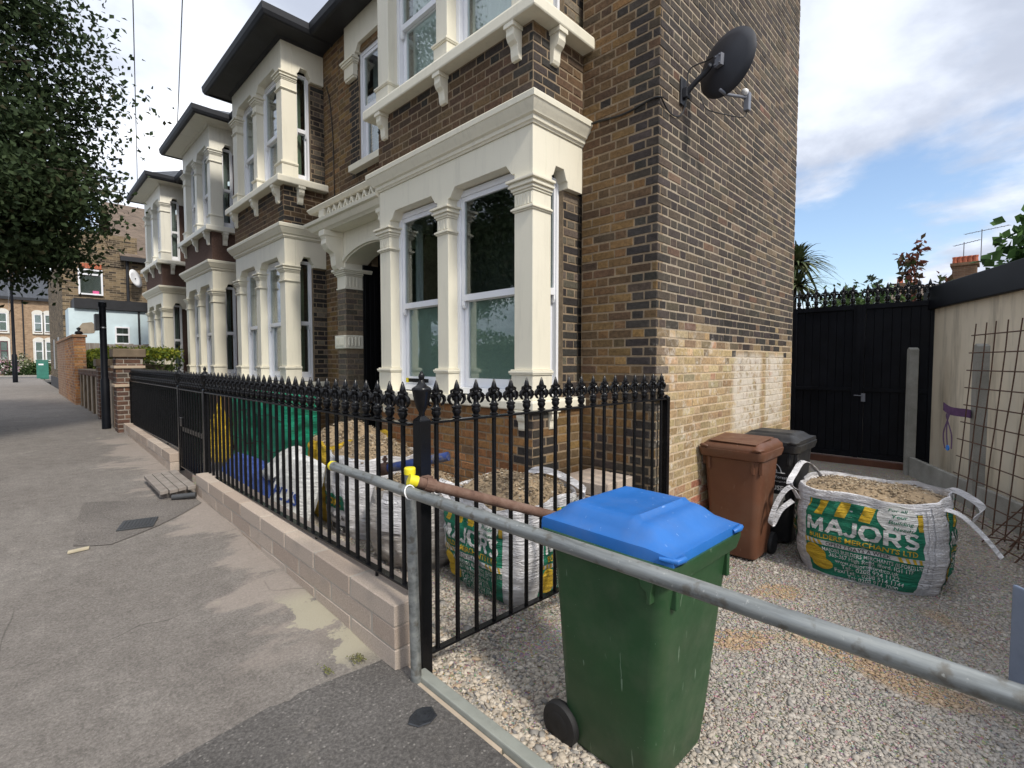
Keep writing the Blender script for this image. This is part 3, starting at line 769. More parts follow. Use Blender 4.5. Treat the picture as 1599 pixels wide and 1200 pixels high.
def bay(house, y0, y1, brick, cream, upper, bl, curts, rendered=False, roof=True, low=True):
    """square two storey bay between y0 and y1"""
    Pf, Df, Nf = Vector((XB, y0, 0)), Vector((0, 1, 0)), Vector((-1, 0, 0))      # front: u along +y
    Lf = y1-y0; dep = XF-XB
    Pr, Dr, Nr = Vector((XB, y0, 0)), Vector((1, 0, 0)), Vector((0, -1, 0))      # right return: u along +x
    Pl, Dl, Nl = Vector((XB, y1, 0)), Vector((1, 0, 0)), Vector((0, 1, 0))
    path = [(XF, y0), (XB, y0), (XB, y1), (XF, y1)]
    bands = [(-.3, 1.205), (3.69, 4.28)]
    for z0, z1 in bands:
        core = MB(); core.frame(Pf, Df, Nf).box(0, Lf, -.1, 0, z0, z1)
        core.frame(Pr, Dr, Nr).box(.1, dep, -.1, 0, z0, z1)
        core.frame(Pl, Dl, Nl).box(.1, dep, -.1, 0, z0, z1)
        if not rendered:
            colb = (lambda u, z, s_: pick(SOOT if (u < .2 or z > 4.16) and rnd.random() < .7 else (ORG if z < 1.2 else BRN)))
            brick_segment(bl, Pf, Df, Nf, Lf, z0, z1, colb)
            brick_segment(bl, Pr+Vector((.005, 0, 0)), Dr, Nr, dep-.005, z0, z1, lambda u, z, s_: pick(SOOT if u < .25 and rnd.random() < .75 else (OCH if z < 1.2 else BRN)), phase=.06)
        obj('bay_wall', core, 'pebbledash' if rendered else 'mortar_front', house)
    for fl, (zs, zt, zc, ztop, prof) in enumerate(((1.205, 1.29, 3.09, 3.49, .055), (4.28, 4.385, 5.95, 6.40, .125))):
        mat = cream if fl == 0 else upper
        m = MB(); m.sweep(path, [(-.10, zs), (prof-.006, zs), (prof, zs+.012), (prof, zt-.02), (prof-.008, zt), (-.10, zt)]); obj('sill', m, mat, house, bevel=.004)
        # pilasters
        pils = [(0, .205), (lerp(0, Lf, .470)-.005, lerp(0, Lf, .470)+.165), (Lf-.215, Lf)]
        for i, (a, b) in enumerate(pils):
            pilaster(house, Pf, Df, Nf, a, b, -.225 if i != 1 else -.13, 0, zt, zc, mat)
        # windows between them
        gaps = [(pils[0][1], pils[1][0]), (pils[1][1], pils[2][0])]
        for gi, (a, b) in enumerate(gaps):
            sash(house, Pf+Nf*(-.11)+Df*(a-.01), Df, Nf, b-a+.02, zt+.01, zc+.135, curts[fl][gi], mid=lerp(zt, zc+.12, .48))
        for k_, (PP, DD, NN) in enumerate(((Pr, Dr, Nr), (Pl, Dl, Nl))):
            sash(house, PP+NN*(-.10)+DD*.226, DD, NN, .225, zt+.01, zc+.10, curts[fl][2], mid=lerp(zt, zc+.12, .48))
            if fl == 0 or True:
                cm = MB((PP, DD, NN)); cm.box(.452, dep+.12, -.20, -.055, zt, zc-.001); obj('reveal', cm, 'pebbledash' if rendered else 'mortar_front', house)
                if not rendered: brick_segment(bl, PP+DD*.455-NN*.055, DD, NN, dep-.36, zt, zc, lambda u, z, s_: pick(SOOT if rnd.random() < .6 else GRY))
        # frieze
        m = MB((Pf, Df, Nf)); notched(m, 0, Lf, zc, ztop, -.16, 0, gaps)
        m.frame(Pr, Dr, Nr); notched(m, .1605, dep, zc, ztop, -.12, 0, [(.235, .445)])
        m.frame(Pl, Dl, Nl); notched(m, .1605, dep, zc, ztop, -.12, 0, [(.235, .445)])
        obj('frieze', m, mat, house, bevel=.003)
        rm = MB(); rm.box(XB+.2, XF+.45, y0+.22, y1-.22, zt-.02, zt); rm.box(XB+.2, XF+.45, y0+.22, y1-.22, ztop-.1, ztop-.08)
        rm.box(XF+.45, XF+.47, y0-.2, y1+.2, zt, ztop-.1); obj('room', rm, 'room_wall' if fl == 0 else 'room_dark', house)
    # cornice over ground floor
    pr = [(-.05, 3.491), (.012, 3.491), (.018, 3.505), (.030, 3.512), (.034, 3.540), (.055, 3.552), (.060, 3.566), (.080, 3.590), (.100, 3.630), (.108, 3.634), (.112, 3.676), (.102, 3.688), (-.05, 3.700)]
    m = MB(); m.sweep(path, pr); obj('cornice', m, cream, house, autosmooth=28)
    # scroll brackets
    for u in (.16, Lf*.48, Lf-.16): scroll(house, Pf, Df, Nf, u, .085, .001, 4.28, .26, .105, upper)
    scroll(house, Pr, Dr, Nr, .24, .085, .001, 4.28, .26, .105, upper)
    scroll(house, Pf, Df, Nf, .10, .085, .001, 1.205, .17, .045, cream); scroll(house, Pf, Df, Nf, Lf-.10, .085, .001, 1.205, .17, .045, cream)
    scroll(house, Pr, Dr, Nr, .24, .085, .001, 1.205, .17, .045, cream)
    # eaves
    m = MB(); m.sweep(path, [(-.05, 6.401), (.02, 6.401), (.05, 6.43), (.30, 6.452), (.30, 6.47), (-.05, 6.47)]); obj('soffit', m, upper if rendered else 'fascia_black', house)
    m = MB(); m.sweep(path, [(.301, 6.43), (.33, 6.43), (.35, 6.445), (.375, 6.49), (.385, 6.575), (.365, 6.58), (.30, 6.56)]); obj('gutter', m, 'fascia_black', house)
    m = MB(); e = .31; x0, a, b = XB-e, y0-e, y1+e; zr = 6.56; yc = (y0+y1)/2
    vs = [(x0, a, zr), (x0, b, zr), (XF+.2, b, zr), (XF+.2, a, zr), (x0+1.0, yc-.25, zr+.62), (x0+1.0, yc+.25, zr+.62), (XF+1.2, yc+.25, zr+.75), (XF+1.2, yc-.25, zr+.75)]
    m.add(vs, [(0, 1, 5, 4), (1, 2, 6, 5), (3, 0, 4, 7), (4, 5, 6, 7), (2, 3, 7, 6), (0, 3, 2, 1)]); obj('bay_roof', m, 'slate', house)

def recess(house, ya, yb, bl, brickpal, rendered, cream, y_open, win=None):
    """flat front between bays from ya (at the bay) to yb, with door opening y_open and a window above"""
    P, D, N = Vector((XF, ya, 0)), Vector((0, 1, 0)), Vector((-1, 0, 0)); Lr = yb-ya
    d0, d1 = y_open[0]-ya, y_open[1]-ya; w0, w1 = d0-.05 if d0 > .1 else d0+.02, d1-.02
    if win: w0, w1 = win
    holes = [(max(0, d0), d1, -1, 3.16), (max(0.0, w0), w1, 4.40, 6.0)]
    m = MB(); wall_panel(m, P, D, N, Lr, -.3, 6.45, holes); obj('front_wall', m, 'pebbledash' if rendered else 'mortar_front', house)
    if not rendered:
        def colf(u, z, s_):
            if abs(u-w1) < .24 and 4.3 < z < 5.8: return pick(SOOT)
            if z > 4.35: return pick(BRN if rnd.random() < .45 else OCH)
            return pick(OCH if z < 3.2 else BRN)
        brick_segment(bl, P, D, N, Lr, -.3, 6.45, colf, holes)
    # upper window
    sash(house, P+N*(-.03)+D*max(0, w0), D, N, w1-max(0, w0), 4.42, 6.0, 'net_grey', mid=5.2)
    m = MB((P, D, N)); m.box(max(0, w0)-.02, w1+.12, -.04, .11, 4.33, 4.42); obj('sill', m, cream, house, bevel=.005)
    m = MB((P, D, N)); notched(m, max(.001, w0-.1), w1+.30, 5.93, 6.45, -.06, .055, [(max(.02, w0), w1)]); obj('lintel', m, cream, house, bevel=.003)
    m = MB((P, D, N)); molded(m, w1+.02, w1+.27, .06, 5.66, [(.03, .0), (.16, .012), (.02, .03), (.03, .045), (.03, .06)]); obj('capital', m, cream, house, bevel=.003)
    rm = MB((P, D, N)); rm.box(max(0, w0)-.2, w1+.2, -.9, -.88, 4.3, 6.1); obj('room', rm, 'room_dark', house)
    # eaves
    m = MB((P, D, N)); m.box(0, Lr, -.2, .30, 6.452, 6.47); obj('soffit', m, 'fascia_black', house)
    m = MB((P, D, N)); m.nprism([(.301, 6.43), (.33, 6.43), (.35, 6.445), (.375, 6.49), (.385, 6.575), (.365, 6.58), (.30, 6.56)], 0.38, Lr-.38 if Lr > 1 else Lr); obj('gutter', m, 'fascia_black', house)
def main_roof(house, ya, yb):
    m = MB(); ra = ya+(.06 if ya < 1.95 else 0)
    m.loft([[(XF-.32, y, 6.50), (7.1, y, 9.05), (7.1, y, 9.15), (XF-.32, y, 6.60)] for y in (ra, yb)]); obj('roof', m, 'slate', house)
    m = MB(); m.box(7.12, 7.22, ya+.03, yb-.002, -.3, 9.1); obj('rear_wall', m, 'stock_far', house)
def porch(house, y0, y1, cream, bl):
    """arched porch hood between the bay (y0) and a brick pier ending at y1"""
    XP = 3.22
    P, D, N = Vector((XP, y0, 0)), Vector((0, 1, 0)), Vector((-1, 0, 0)); w = y1-y0; pw = .24
    # pier
    m = MB(); pb = []
    m.frame(P, D, N); m.box(w-pw, w, -(XF-XP), 0, -.3, 2.60); obj('pier', m, 'mortar_front', house)
    brick_segment(pb, P+D*(w-pw), D, N, pw, -.3, 2.60, lambda u, z, s_: pick(GRY), [(0, pw, 1.78, 1.975)], bond='stretcher')
    brick_segment(pb, Vector((XP+.005, y1-pw, 0)), Vector((1, 0, 0)), Vector((0, -1, 0)), XF-XP-.005, -.3, 2.60, lambda u, z, s_: pick(GRY), [(0, 1, 1.78, 1.975)], phase=.05)
    brick_segment(pb, Vector((XP+.005, y1, 0)), Vector((1, 0, 0)), Vector((0, 1, 0)), XF-XP-.005, -.3, 2.60, lambda u, z, s_: pick(OCH))
    bl += pb
    m = MB((P, D, N)); m.box(w-pw-.035, w+.035, -(XF-XP)+.14, .035, 1.785, 1.97)
    for i in range(5): m.box(w-pw+.01+i*.046, w-pw+.04+i*.046, .0, .046, 1.82, 1.945)
    m.frame(Vector((XP, y1-pw, 0)), (1, 0, 0), (0, -1, 0))
    for i in range(4): m.box(.01+i*.05, .042+i*.05, .0, .046, 1.82, 1.945)
    obj('pier_band', m, cream, house, bevel=.012)
    m = MB((P, D, N)); z = molded(m, w-pw, w, 0, 2.60, [(.022, .012), (.16, .0), (.02, .012), (.025, .03), (.02, .045), (.03, .06)], -(XF-XP)+.003)
    m.frame(Vector((XP, y1-pw, 0)), (1, 0, 0), (0, -1, 0))
    for i in range(4): m.box(.01+i*.05, .036+i*.05, 0, .007, 2.64, 2.765)
    obj('capital', m, cream, house, bevel=.004)
    # arched spandrel
    m = MB((P, D, N)); n = 12; pts = [(0.001, 3.36), (0.001, 2.949)]
    for i in range(n+1):
        t_ = i/n; u = lerp(.001, w-pw, t_); pts.append((u, 2.95+.15*math.sin(math.pi*t_)**.7))
    pts += [(w-pw, 2.885), (w, 2.885), (w, 3.36)]
    m.prism(pts, -.33, .0); obj('arch', m, cream, house)
    m = MB((P, D, N)); rr = []
    for i in range(n+1):
        t_ = i/n; u = lerp(.02, w-pw+.02, t_); z = 2.96+.15*math.sin(math.pi*t_)**.7
        rr.append([m.pt(u, .0, z), m.pt(u, .03, z+.005), m.pt(u, .035, z+.05), m.pt(u, .0, z+.07)])
    m.loft(rr); obj('arch_molding', m, cream, house)
    scroll(house, P, D, N, w-.12, .14, .001, 3.36, .50, .26, cream)
    scroll(house, P, D, N, .08, .12, .001, 3.36, .34, .22, cream)
    # hood cornice, pierced lattice and top rail
    path = [(XF, y1+.02)][::-1]
    path = [(XP, y0+.002), (XP, y1+.02), (XF-.01, y1+.02)]
    m = MB(); m.sweep(path, [(-.2, 3.361), (.20, 3.361), (.215, 3.38), (.24, 3.392), (.26, 3.42), (.275, 3.45), (.31, 3.462), (.318, 3.50), (.30, 3.512), (-.2, 3.515)]); obj('hood', m, cream, house, autosmooth=28)
    m = MB((P, D, N)); m.box(w-.16, w+.0, -.1, .25, 3.516, 3.64); obj('hood_end', m, cream, house)
    m = MB((P, D, N)); k = 9; g = (w-.20)/k
    for i in range(k):
        a = .01+g*i; m.prism([(a, 3.517), (a+.028, 3.517), (a+g/2+.014, 3.64), (a+g/2-.014, 3.64)], .18, .24); m.prism([(a+g-.0285, 3.517), (a+g-.0005, 3.517), (a+g/2+.0135, 3.6395), (a+g/2-.013, 3.6395)], .182, .238)
    obj('lattice', m, cream, house)
    m = MB(); m.sweep(path, [(-.1, 3.641), (.25, 3.641), (.265, 3.655), (.285, 3.69), (.275, 3.705), (-.1, 3.72)]); obj('hood_rail', m, cream, house, autosmooth=28)
    m = MB((P, D, N)); m.box(0, w, .02, .06, 3.516, 3.64); obj('hood_back', m, 'fascia_black', house)
    # door at the back of the porch
    Pd = Vector((XF+.12, y0-.05, 0)); m = MB((Pd, D, N)); wd = w-pw+.1
    m.box(0, wd, -.05, 0, .1, 3.15); dr = obj('door', m, 'door_black', house)
    m = MB((Pd, D, N))
    for a, b in ((.12, .42), (.58, .86)):
        for z0, z1 in ((.4, 1.2), (1.35, 2.3), (2.42, 2.95)):
            m.box(a, b, 0, .018, z0, z1); m.box(a+.04, b-.04, .018, .03, z0+.04, z1-.04)
    obj('panel', m, 'door_black', dr, bevel=.006)
    m = MB((Pd, D, N)); m.lathe([(.0, .0), (.02, .0), (.012, .03), (.03, .045), (.03, .06), (0, .075)], 12, m.pt(.5, .0, 1.3), N); obj('knob', m, 'steel_bolt', dr)
    m = MB(); m.box(XF-.13, XF+.10, y1-pw-.035, y1-pw-.001, .2, 2.95)
    for i in range(3): m.box(XF-.11+.07*i, XF-.07+.07*i, y1-pw-.045, y1-pw-.0351, .35, 2.8)
    obj('door_frame', m, 'door_black', house, bevel=.003)
    m = MB(); m.box(XF-.005, XF+.12, y0+.0, y1-pw, -.3, .32); m.box(XP-.25, XF-.006, y0+.002, y1-pw, -.3, .18); obj('step', m, 'kerb_stone', house, bevel=.01)

# house 1: end of terrace with the gable
B1 = []
h1 = thing('terraced_house', 'end terrace house of stock brick with cream bay and bare sooty gable wall', 'house', (3.6, 1.95, 0), group='terraced houses along the street')
Pg, Dg, Ng = Vector((XF, 1.95, 0)), Vector((1, 0, 0)), Vector((0, -1, 0))
m = MB(); m.frame(Pg, Dg, Ng); m.box(.1, 3.62, -.022, 0, -.3, 6.62)
obj('gable_wall', m, 'mortar_gable', h1)
m = MB(); m.prism([(XF+.12, 6.621), (XF+3.62, 6.621), (XF+3.62, 9.16)], 1.95, 1.972); obj('gable_peak', m, 'mortar_gable', h1)
def gcol(u, z, s_):
    edge = 1.80+.05*math.sin(u*2.3)+.09*rnd.uniform(-1, 1)
    if rnd.random() > sst(edge-.16, edge+.14, z):
        if z > edge-.22 and rnd.random() < .5: return pick([(2, (.27, .195, .115)), (2, (.20, .150, .096)), (1, (.33, .24, .14))])
        if u < .16: return pick(GRY)
        if z < .5 and rnd.random() < .35: return pick([(1, (.36, .16, .10)), (1, (.24, .17, .12))])
        return pick(YEL)
    if z < edge+.16 and rnd.random() < .5: return pick([(2, (.20, .145, .088)), (2, (.15, .112, .074)), (1, (.26, .19, .11))])
    if z < 2.16: return pick(SOOT if rnd.random() < .6 else DARK)
    f = .30*sst(1.0, 3.4, u)*(1 if z < 4.4 else .6)+.5*max(0, mnoise.noise(Vector((u*1.1, z*.7, 4))))
    if rnd.random() < f: return pick([(3, (.125, .092, .064)), (2, (.15, .11, .075)), (.4, (.18, .10, .07))])
    return pick(DARK)
brick_segment(B1, Pg+Vector((.005, 0, 0)), Dg, Ng, 3.615, -.3, 6.6, gcol)
for k in range(40):
    z = 6.6+.075*k; ua = .12+(z-6.6)*1.378
    if ua < 3.4: brick_segment(B1, Pg+Dg*ua, Dg, Ng, 3.62-ua, z+.001, z+.074, gcol)
Ps, Ds, Ns = Vector((XF, 1.944, 0)), Vector((0, 1, 0)), Vector((-1, 0, 0))
m = MB(); wall_panel(m, (XF, 1.95, 0), Ds, Ns, .73, -.3, 6.45, []); obj('front_wall', m, 'mortar_front', h1)
def scol(u, z, s_):
    if u < .27 and rnd.random() < .85: return pick(SOOT)
    if z < .55 and rnd.random() < .6: return pick(SOOT+GRY)
    if z < .95 and rnd.random() < .55: return pick(DARK+GRY)
    if z > 3.3: return pick(SOOT if rnd.random() < .12 else (BRN if rnd.random() < .6 else OCH))
    if z > 2.2: return pick(BRN if rnd.random() < .5 else OCH)
    return pick(OCH if rnd.random() < .72 else BRN)
brick_segment(B1, Ps, Ds, Ns, .732, -.3, 6.45, scol, phase=.11)
bay(h1, 2.68, 5.0, True, 'cream_paint', 'cream_paint', B1, [['pale_reflection', 'pale_reflection', None], ['net_white', 'net_white', 'net_white']])
recess(h1, 5.0, 7.25, B1, OCH, False, 'cream_paint', (5.0, 6.33), (.62, 1.64))
porch(h1, 5.003, 6.60, 'cream_paint', B1)
main_roof(h1, 1.93, 7.248)
m = MB(); m.box(XB+.095, XB+.111, 4.25, 4.62, 1.385, 1.425); obj('vent_slot', m, 'black_gloss', h1); m = MB(); m.box(XB+.09, XB+.10, 4.60, 4.64, 1.38, 1.43); obj('vent_trim', m, 'yellow_cap', h1)
emit_bricks(B1, h1)
# house 2
B2 = []
h2 = thing('terraced_house', 'brick terraced house with cream bay, second along from the bare gable', 'house', (3.6, 7.25, 0), group='terraced houses along the street')
m = MB(); wall_panel(m, (XF, 7.252, 0), Ds, Ns, .496, -.3, 6.45, []); obj('front_wall', m, 'mortar_front', h2)
brick_segment(B2, Vector((XF, 7.253, 0)), Ds, Ns, .495, -.3, 6.45, lambda u, z, s_: pick(SOOT if abs(z-3) < 2 and u > .5 and rnd.random() < .5 else (OCH if rnd.random() < .75 else BRN)))
bay(h2, 7.75, 10.05, True, 'cream_paint', 'cream_paint', B2, [['net_grey', 'net_grey', 'curtain'], ['net_grey', 'net_grey', 'curtain_full']] if False else [['net_grey', 'net_grey', 'curtain_green'], ['net_grey', 'net_grey', 'curtain_green']])
recess(h2, 10.05, 10.9, B2, OCH, False, 'cream_paint', (10.1, 10.7))
m = MB((Vector((XF, 7.25, 0)), Ds, Ns)); m.box(0.001, .495, -.2, .30, 6.452, 6.47); obj('soffit', m, 'fascia_black', h2)
m = MB((Vector((XF, 7.25, 0)), Ds, Ns)); m.nprism([(.301, 6.43), (.33, 6.43), (.35, 6.445), (.375, 6.49), (.385, 6.575), (.365, 6.58), (.30, 6.56)], -.38, .122); obj('gutter', m, 'fascia_black', h2)
main_roof(h2, 7.252, 10.898); emit_bricks(B2, h2)
# houses 3 and 4: rendered
for (ya, y0, y1, yb, lab) in ((10.9, 11.55, 13.75, 15.2, 'terraced house with brown pebbledash between its white bay storeys'), (15.2, 16.3, 18.5, 20.0, 'furthest bay house of the row, brown render and pale bay, before the hedge')):
    h = thing('terraced_house', lab, 'house', (3.6, ya, 0), group='terraced houses along the street')
    m = MB(); wall_panel(m, (XF, ya+.002, 0), Ds, Ns, y0-ya-.004, -.3, 6.45, []); obj('front_wall', m, 'pebbledash', h)
    bay(h, y0, y1, False, 'cream_paint', 'white_paint_old', [], [['net_grey', 'net_grey', 'net_grey'], ['net_grey', 'net_grey', 'net_grey']], True)
    recess(h, y1, yb-.002, [], OCH, True, 'white_paint_old', (y1+.1, yb-.25))
    m = MB((Vector((XF, ya, 0)), Ds, Ns)); m.box(0.002, y0-ya-.01, -.2, .30, 6.452, 6.47); obj('soffit', m, 'fascia_black', h)
    m = MB((Vector((XF, ya, 0)), Ds, Ns)); m.nprism([(.301, 6.43), (.33, 6.43), (.35, 6.445), (.375, 6.49), (.385, 6.575), (.365, 6.58), (.30, 6.56)], .0, y0-ya-.38); obj('gutter', m, 'fascia_black', h)
    m = MB(); m.box(XF, XF+.1, yb-.1, yb-.002, -.3, 6.4); m.box(XF+.1, 7.2, yb-.1, yb-.002, -.3, 6.4); obj('side_wall', m, 'pebbledash', h)
    main_roof(h, ya+.002, yb-.002)

# ------------------------------------------------------------------ low block walls
def block_wall(label, y0, y1, base, top, x0=1.235, x1=1.455, group=None):
    t = thing('garden_wall', label, 'wall', (x0, y0, base(y0)), group=group)
    n = 3; ch = .104
    m = MB(); ys = np.linspace(y0+.012, y1-.012, 8)
    m.loft([[(x0+.004, y, base(y)-.3), (x1-.004, y, base(y)-.3), (x1-.004, y, top(y)-.003), (x0+.004, y, top(y)-.003)] for y in ys]); obj('core', m, 'mortar_pale', t)
    for k in range(4):
        y = y0-(.22 if k % 2 else 0); first = True
        while y < y1:
            a, b = max(y, y0), min(y+.44, y1)
            if b-a > .05:
                zt = top((a+b)/2)-k*(ch+.006)
                sl = (top(b)-top(a))/2
                m = MB(); g = lambda: rnd.uniform(-.0012, .0012)
                if k == 0: xa, xb = x0-.001, x1+.001
                else: xa, xb = x0+.001, x1-.001
                vs = []
                for (yy, s_) in ((a+.005, -1), (b-.005, 1)):
                    vs.append([(xa+g(), yy+g(), zt-ch+sl*s_), (xb+g(), yy+g(), zt-ch+sl*s_), (xb+g(), yy+g(), zt+sl*s_+g()), (xa+g(), yy+g(), zt+sl*s_+g())])
                m.loft(vs)
                obj('block', m, 'block', t, bevel=.005, seg=1)
            y += .45
    return t
block_wall('low pale block wall under the long railing, from the corner post to the gate', 1.995, 5.62, zpave, lambda y: lerp(.445, .50, (y-1.95)/3.5))
block_wall('short low block wall beyond the gate, against the neighbour\'s brick pier', 6.72, 10.05, zpave, lambda y: lerp(.555, .615, (y-6.7)/3.3))

# ------------------------------------------------------------------ iron railings
def finial_mesh():
    m = MB()
    m.lathe([(.010, 0), (.021, .004), (.021, .010), (.013, .016), (.017, .024), (.022, .036), (.019, .050), (.023, .053), (.023, .060), (.015, .066), (.012, .080), (.016, .098), (.012, .112), (.020, .120), (.021, .130), (.012, .138), (.015, .146), (.011, .165), (.004, .188), (.001, .193)], 9)
    for s_ in (-1, 1):
        m.tube([(s_*u, 0, z) for u, z in ((.008, .112), (.028, .122), (.041, .112), (.044, .094), (.035, .078), (.025, .072))], [.009, .010, .010, .009, .007, .004], 6)
        m.tube([(s_*u, 0, z) for u, z in ((.006, .134), (.020, .142), (.030, .138), (.033, .128))], [.008, .008, .007, .004], 6)
        m.tube([(0, s_*u, z) for u, z in ((.008, .112), (.022, .120), (.029, .106), (.024, .088))], [.008, .009, .008, .004], 5)
    me = bpy.data.meshes.new('finial'); me.from_pydata(m.v, [], m.f); me.update()
    me.polygons.foreach_set('use_smooth', np.ones(len(me.polygons), dtype=bool)); me.set_sharp_from_angle(angle=rad(50)); me.materials.append(MATS['black_gloss']); return me
FIN = finial_mesh(); BARS = {}
def bar_mesh(h, r=.0122):
    if (h, r) not in BARS:
        m = MB(); m.loft([[(r*math.cos(a), r*math.sin(a), z) for a in [2*math.pi*k/8 for k in range(8)]] for z in (0, h)])
        me = bpy.data.meshes.new('bar'); me.from_pydata(m.v, [], m.f); me.update(); me.polygons.foreach_set('use_smooth', np.ones(len(me.polygons), dtype=bool)); me.set_sharp_from_angle(angle=rad(60))
        me.materials.append(MATS['black_gloss']); BARS[(h, r)] = me
    return BARS[(h, r)]
def inst(name, me, parent, loc, rz=0):
    o = bpy.data.objects.new(name, me); COL.objects.link(o); o.parent = parent; o.location = Vector(loc)-WL[parent.name]; o.rotation_euler = (0, 0, rz); return o
def railing(t, A, B, zb, zt, n, d0=.5, d1=.5):
    """rails from A to B (xy), n upright bars with finials"""
    A, B = Vector((A[0], A[1], 0)), Vector((B[0], B[1], 0)); D = (B-A).normalized(); Lr = (B-A).length; N = Vector((-D.y, D.x, 0)); rz = math.atan2(D.y, D.x)
    m = MB((A, D, N)); m.box(0, Lr, -.02, .02, zt-.012, zt); obj('top_rail', m, 'black_gloss', t, bevel=.002)
    m = MB((A, D, N)); m.box(0, Lr, -.02, .02, zb, zb+.012); obj('bottom_rail', m, 'black_gloss', t, bevel=.002)
    for i in range(n):
        p = A+D*(Lr*(i+d0)/(n-1+d0+d1))
        inst('bar', bar_mesh(round(zt-.012-zb-.012, 3)), t, (p.x, p.y, zb+.012)); inst('finial', FIN, t, (p.x, p.y, zt), rz).scale = (1.14, 1.14, 1.04)
def post(t, x, y, z0, z1, w=.05, urn=False, mat='black_gloss'):
    m = MB(); m.box(x-w/2, x+w/2, y-w/2, y+w/2, z0, z1)
    q = w/2; b = len(m.v)
    m.add([(x-q, y-q, z1+.0005), (x+q, y-q, z1+.0005), (x+q, y+q, z1+.0005), (x-q, y+q, z1+.0005), (x, y, z1+w*.55)], [(0, 1, 4), (1, 2, 4), (2, 3, 4), (3, 0, 4)])
    p = obj('post', m, mat, t, bevel=.003)
    if urn:
        m = MB(); zz = z1+.018
        m.lathe([(.012, 0), (.016, .008), (.014, .018), (.026, .04), (.036, .075), (.043, .115), (.046, .124), (.046, .132), (.040, .138), (.026, .146), (.016, .160), (.010, .172), (.013, .180), (.015, .190), (.012, .200), (.005, .212), (0, .216)], 18, (x, y, zz))
        obj('urn', m, mat, p, autosmooth=45)
ZT = 1.305; XR = 1.345
r1 = thing('railing', 'long black iron railing with fleur finials on the low pale wall beside the pavement', 'railing', (XR, 2.0, .45))
post(r1, 1.362, 1.948, zgrav(1.4, 1.95)-.1, ZT+.02, .062, True)
railing(r1, (XR, 2.012), (XR, 5.60), .485, ZT, 30, .6, .6)
post(r1, XR, 5.625, .3, ZT+.02, .05, True)
m = MB()
for y in (2.35, 3.1, 3.85, 4.6, 5.3):
    m = MB(); m.lathe([(.009, .0), (.009, .06)], 8, (XR, y, .43)); obj('foot', m, 'black_gloss', r1)
r2 = thing('railing', 'black iron railing with fleur finials running from corner post back to the house corner', 'railing', (1.4, 1.96, .1))
railing(r2, (1.402, 1.985), (3.70, 1.915), .145, ZT+.005, 18, .55, .45)
post(r2, 3.722, 1.913, -.12, ZT+.012, .045)
r3 = thing('railing', 'far black iron railing between the garden gate and the brick pier', 'railing', (XR, 6.75, .55))
post(r3, XR, 6.70, .35, ZT+.02, .05, True); railing(r3, (XR, 6.727), (XR, 9.98), .60, ZT, 28, .6, .6); post(r3, XR, 10.0, .5, ZT+.01, .045)
for y in (7.4, 8.3, 9.2):
    m = MB(); m.lathe([(.009, .0), (.009, .06)], 8, (XR, y, .545)); obj('foot', m, 'black_gloss', r3)
g1 = thing('garden_gate', 'narrow black iron garden gate closed between two short walls', 'gate', (XR, 5.66, .33))
railing(g1, (XR, 5.66), (XR, 6.665), .40, ZT-.005, 9, .6, .6)
m = MB(); m.box(XR-.017, XR+.017, 5.66, 5.695, .39, ZT+.0); obj('stile', m, 'black_gloss', g1, bevel=.003)
m = MB(); m.box(XR-.017, XR+.017, 6.63, 6.665, .39, ZT+.0); obj('stile', m, 'black_gloss', g1, bevel=.003)
m = MB(); m.box(XR-.008, XR+.008, 5.696, 6.629, .82, .87); obj('middle_rail', m, 'black_gloss', g1)
m = MB(); m.box(XR-.03, XR+.03, 6.50, 6.60, .88, .98); obj('latch', m, 'black_gloss', g1, bevel=.005)

# timber step boards by the gate and a stub of pipe under them
t = thing('wooden_step', 'weathered timber boards laid as a step in front of the gate', 'step', (1.05, 5.9, .3))
for i in range(4):
    m = MB(); x = .93+i*.073; m.obox((x+.034, 5.93, zpave(5.9)+.075+.004*i), (.033, 0, .003), (0, .40+.02*(i % 2), .012), (0, 0, .016)); obj('board', m, 'timber_grey', t, bevel=.003)
m = MB(); m.box(.95, 1.17, 5.62, 5.70, zpave(5.6)-.05, zpave(5.6)+.052); obj('bearer', m, 'timber_grey', t); m = MB(); m.box(.95, 1.17, 6.15, 6.23, zpave(6.2)-.05, zpave(6.2)+.062); obj('bearer', m, 'timber_grey', t)
t = tag(obj('drain_pipe', MB().tube([(1.02, 5.50, zpave(5.5)+.03), (1.19, 5.40, zpave(5.4)+.045)], .026, 12), 'lamp_grey', smooth=False), 'stub of grey pipe lying under the wooden step', 'pipe')

# covers and bits on the pavement
t = thing('access_cover', 'small iron access cover set in the dark pavement patch', 'cover', (.67, 4.93, zpave(4.9)))
ca, sa = math.cos(.42), math.sin(.42); cx_, cy_ = .68, 4.95; zz = zpave(4.95)+.012
m = MB(); m.obox((cx_, cy_, zz), (.125*ca, -.125*sa*.6, 0), (.09*sa, .11, .11*.045), (0, 0, .004)); obj('plate', m, 'lamp_grey', t)
for i in range(9):
    q = -.8+.2*i; m = MB(); m.obox((cx_+.125*ca*q, cy_-.125*sa*.6*q, zz+.0055), (.005, 0, 0), (.07*sa, .085, .0038), (0, 0, .0025)); obj('rib', m, 'lamp_grey', t)
m = MB(); m.obox((.29, 4.60, zpave(4.6)+.012), (.058, .006, 0), (.003, .016, .001), (0, 0, .008)); tag(obj('wood_offcut', m, 'pale_wood', bevel=.003), 'short pale wooden offcut lying on the pavement by the dark patch', 'offcut')
pp = [(1.08, 1.66), (1.10, 1.615), (1.15, 1.60), (1.195, 1.615), (1.21, 1.675), (1.18, 1.70), (1.15, 1.705), (1.11, 1.69)]
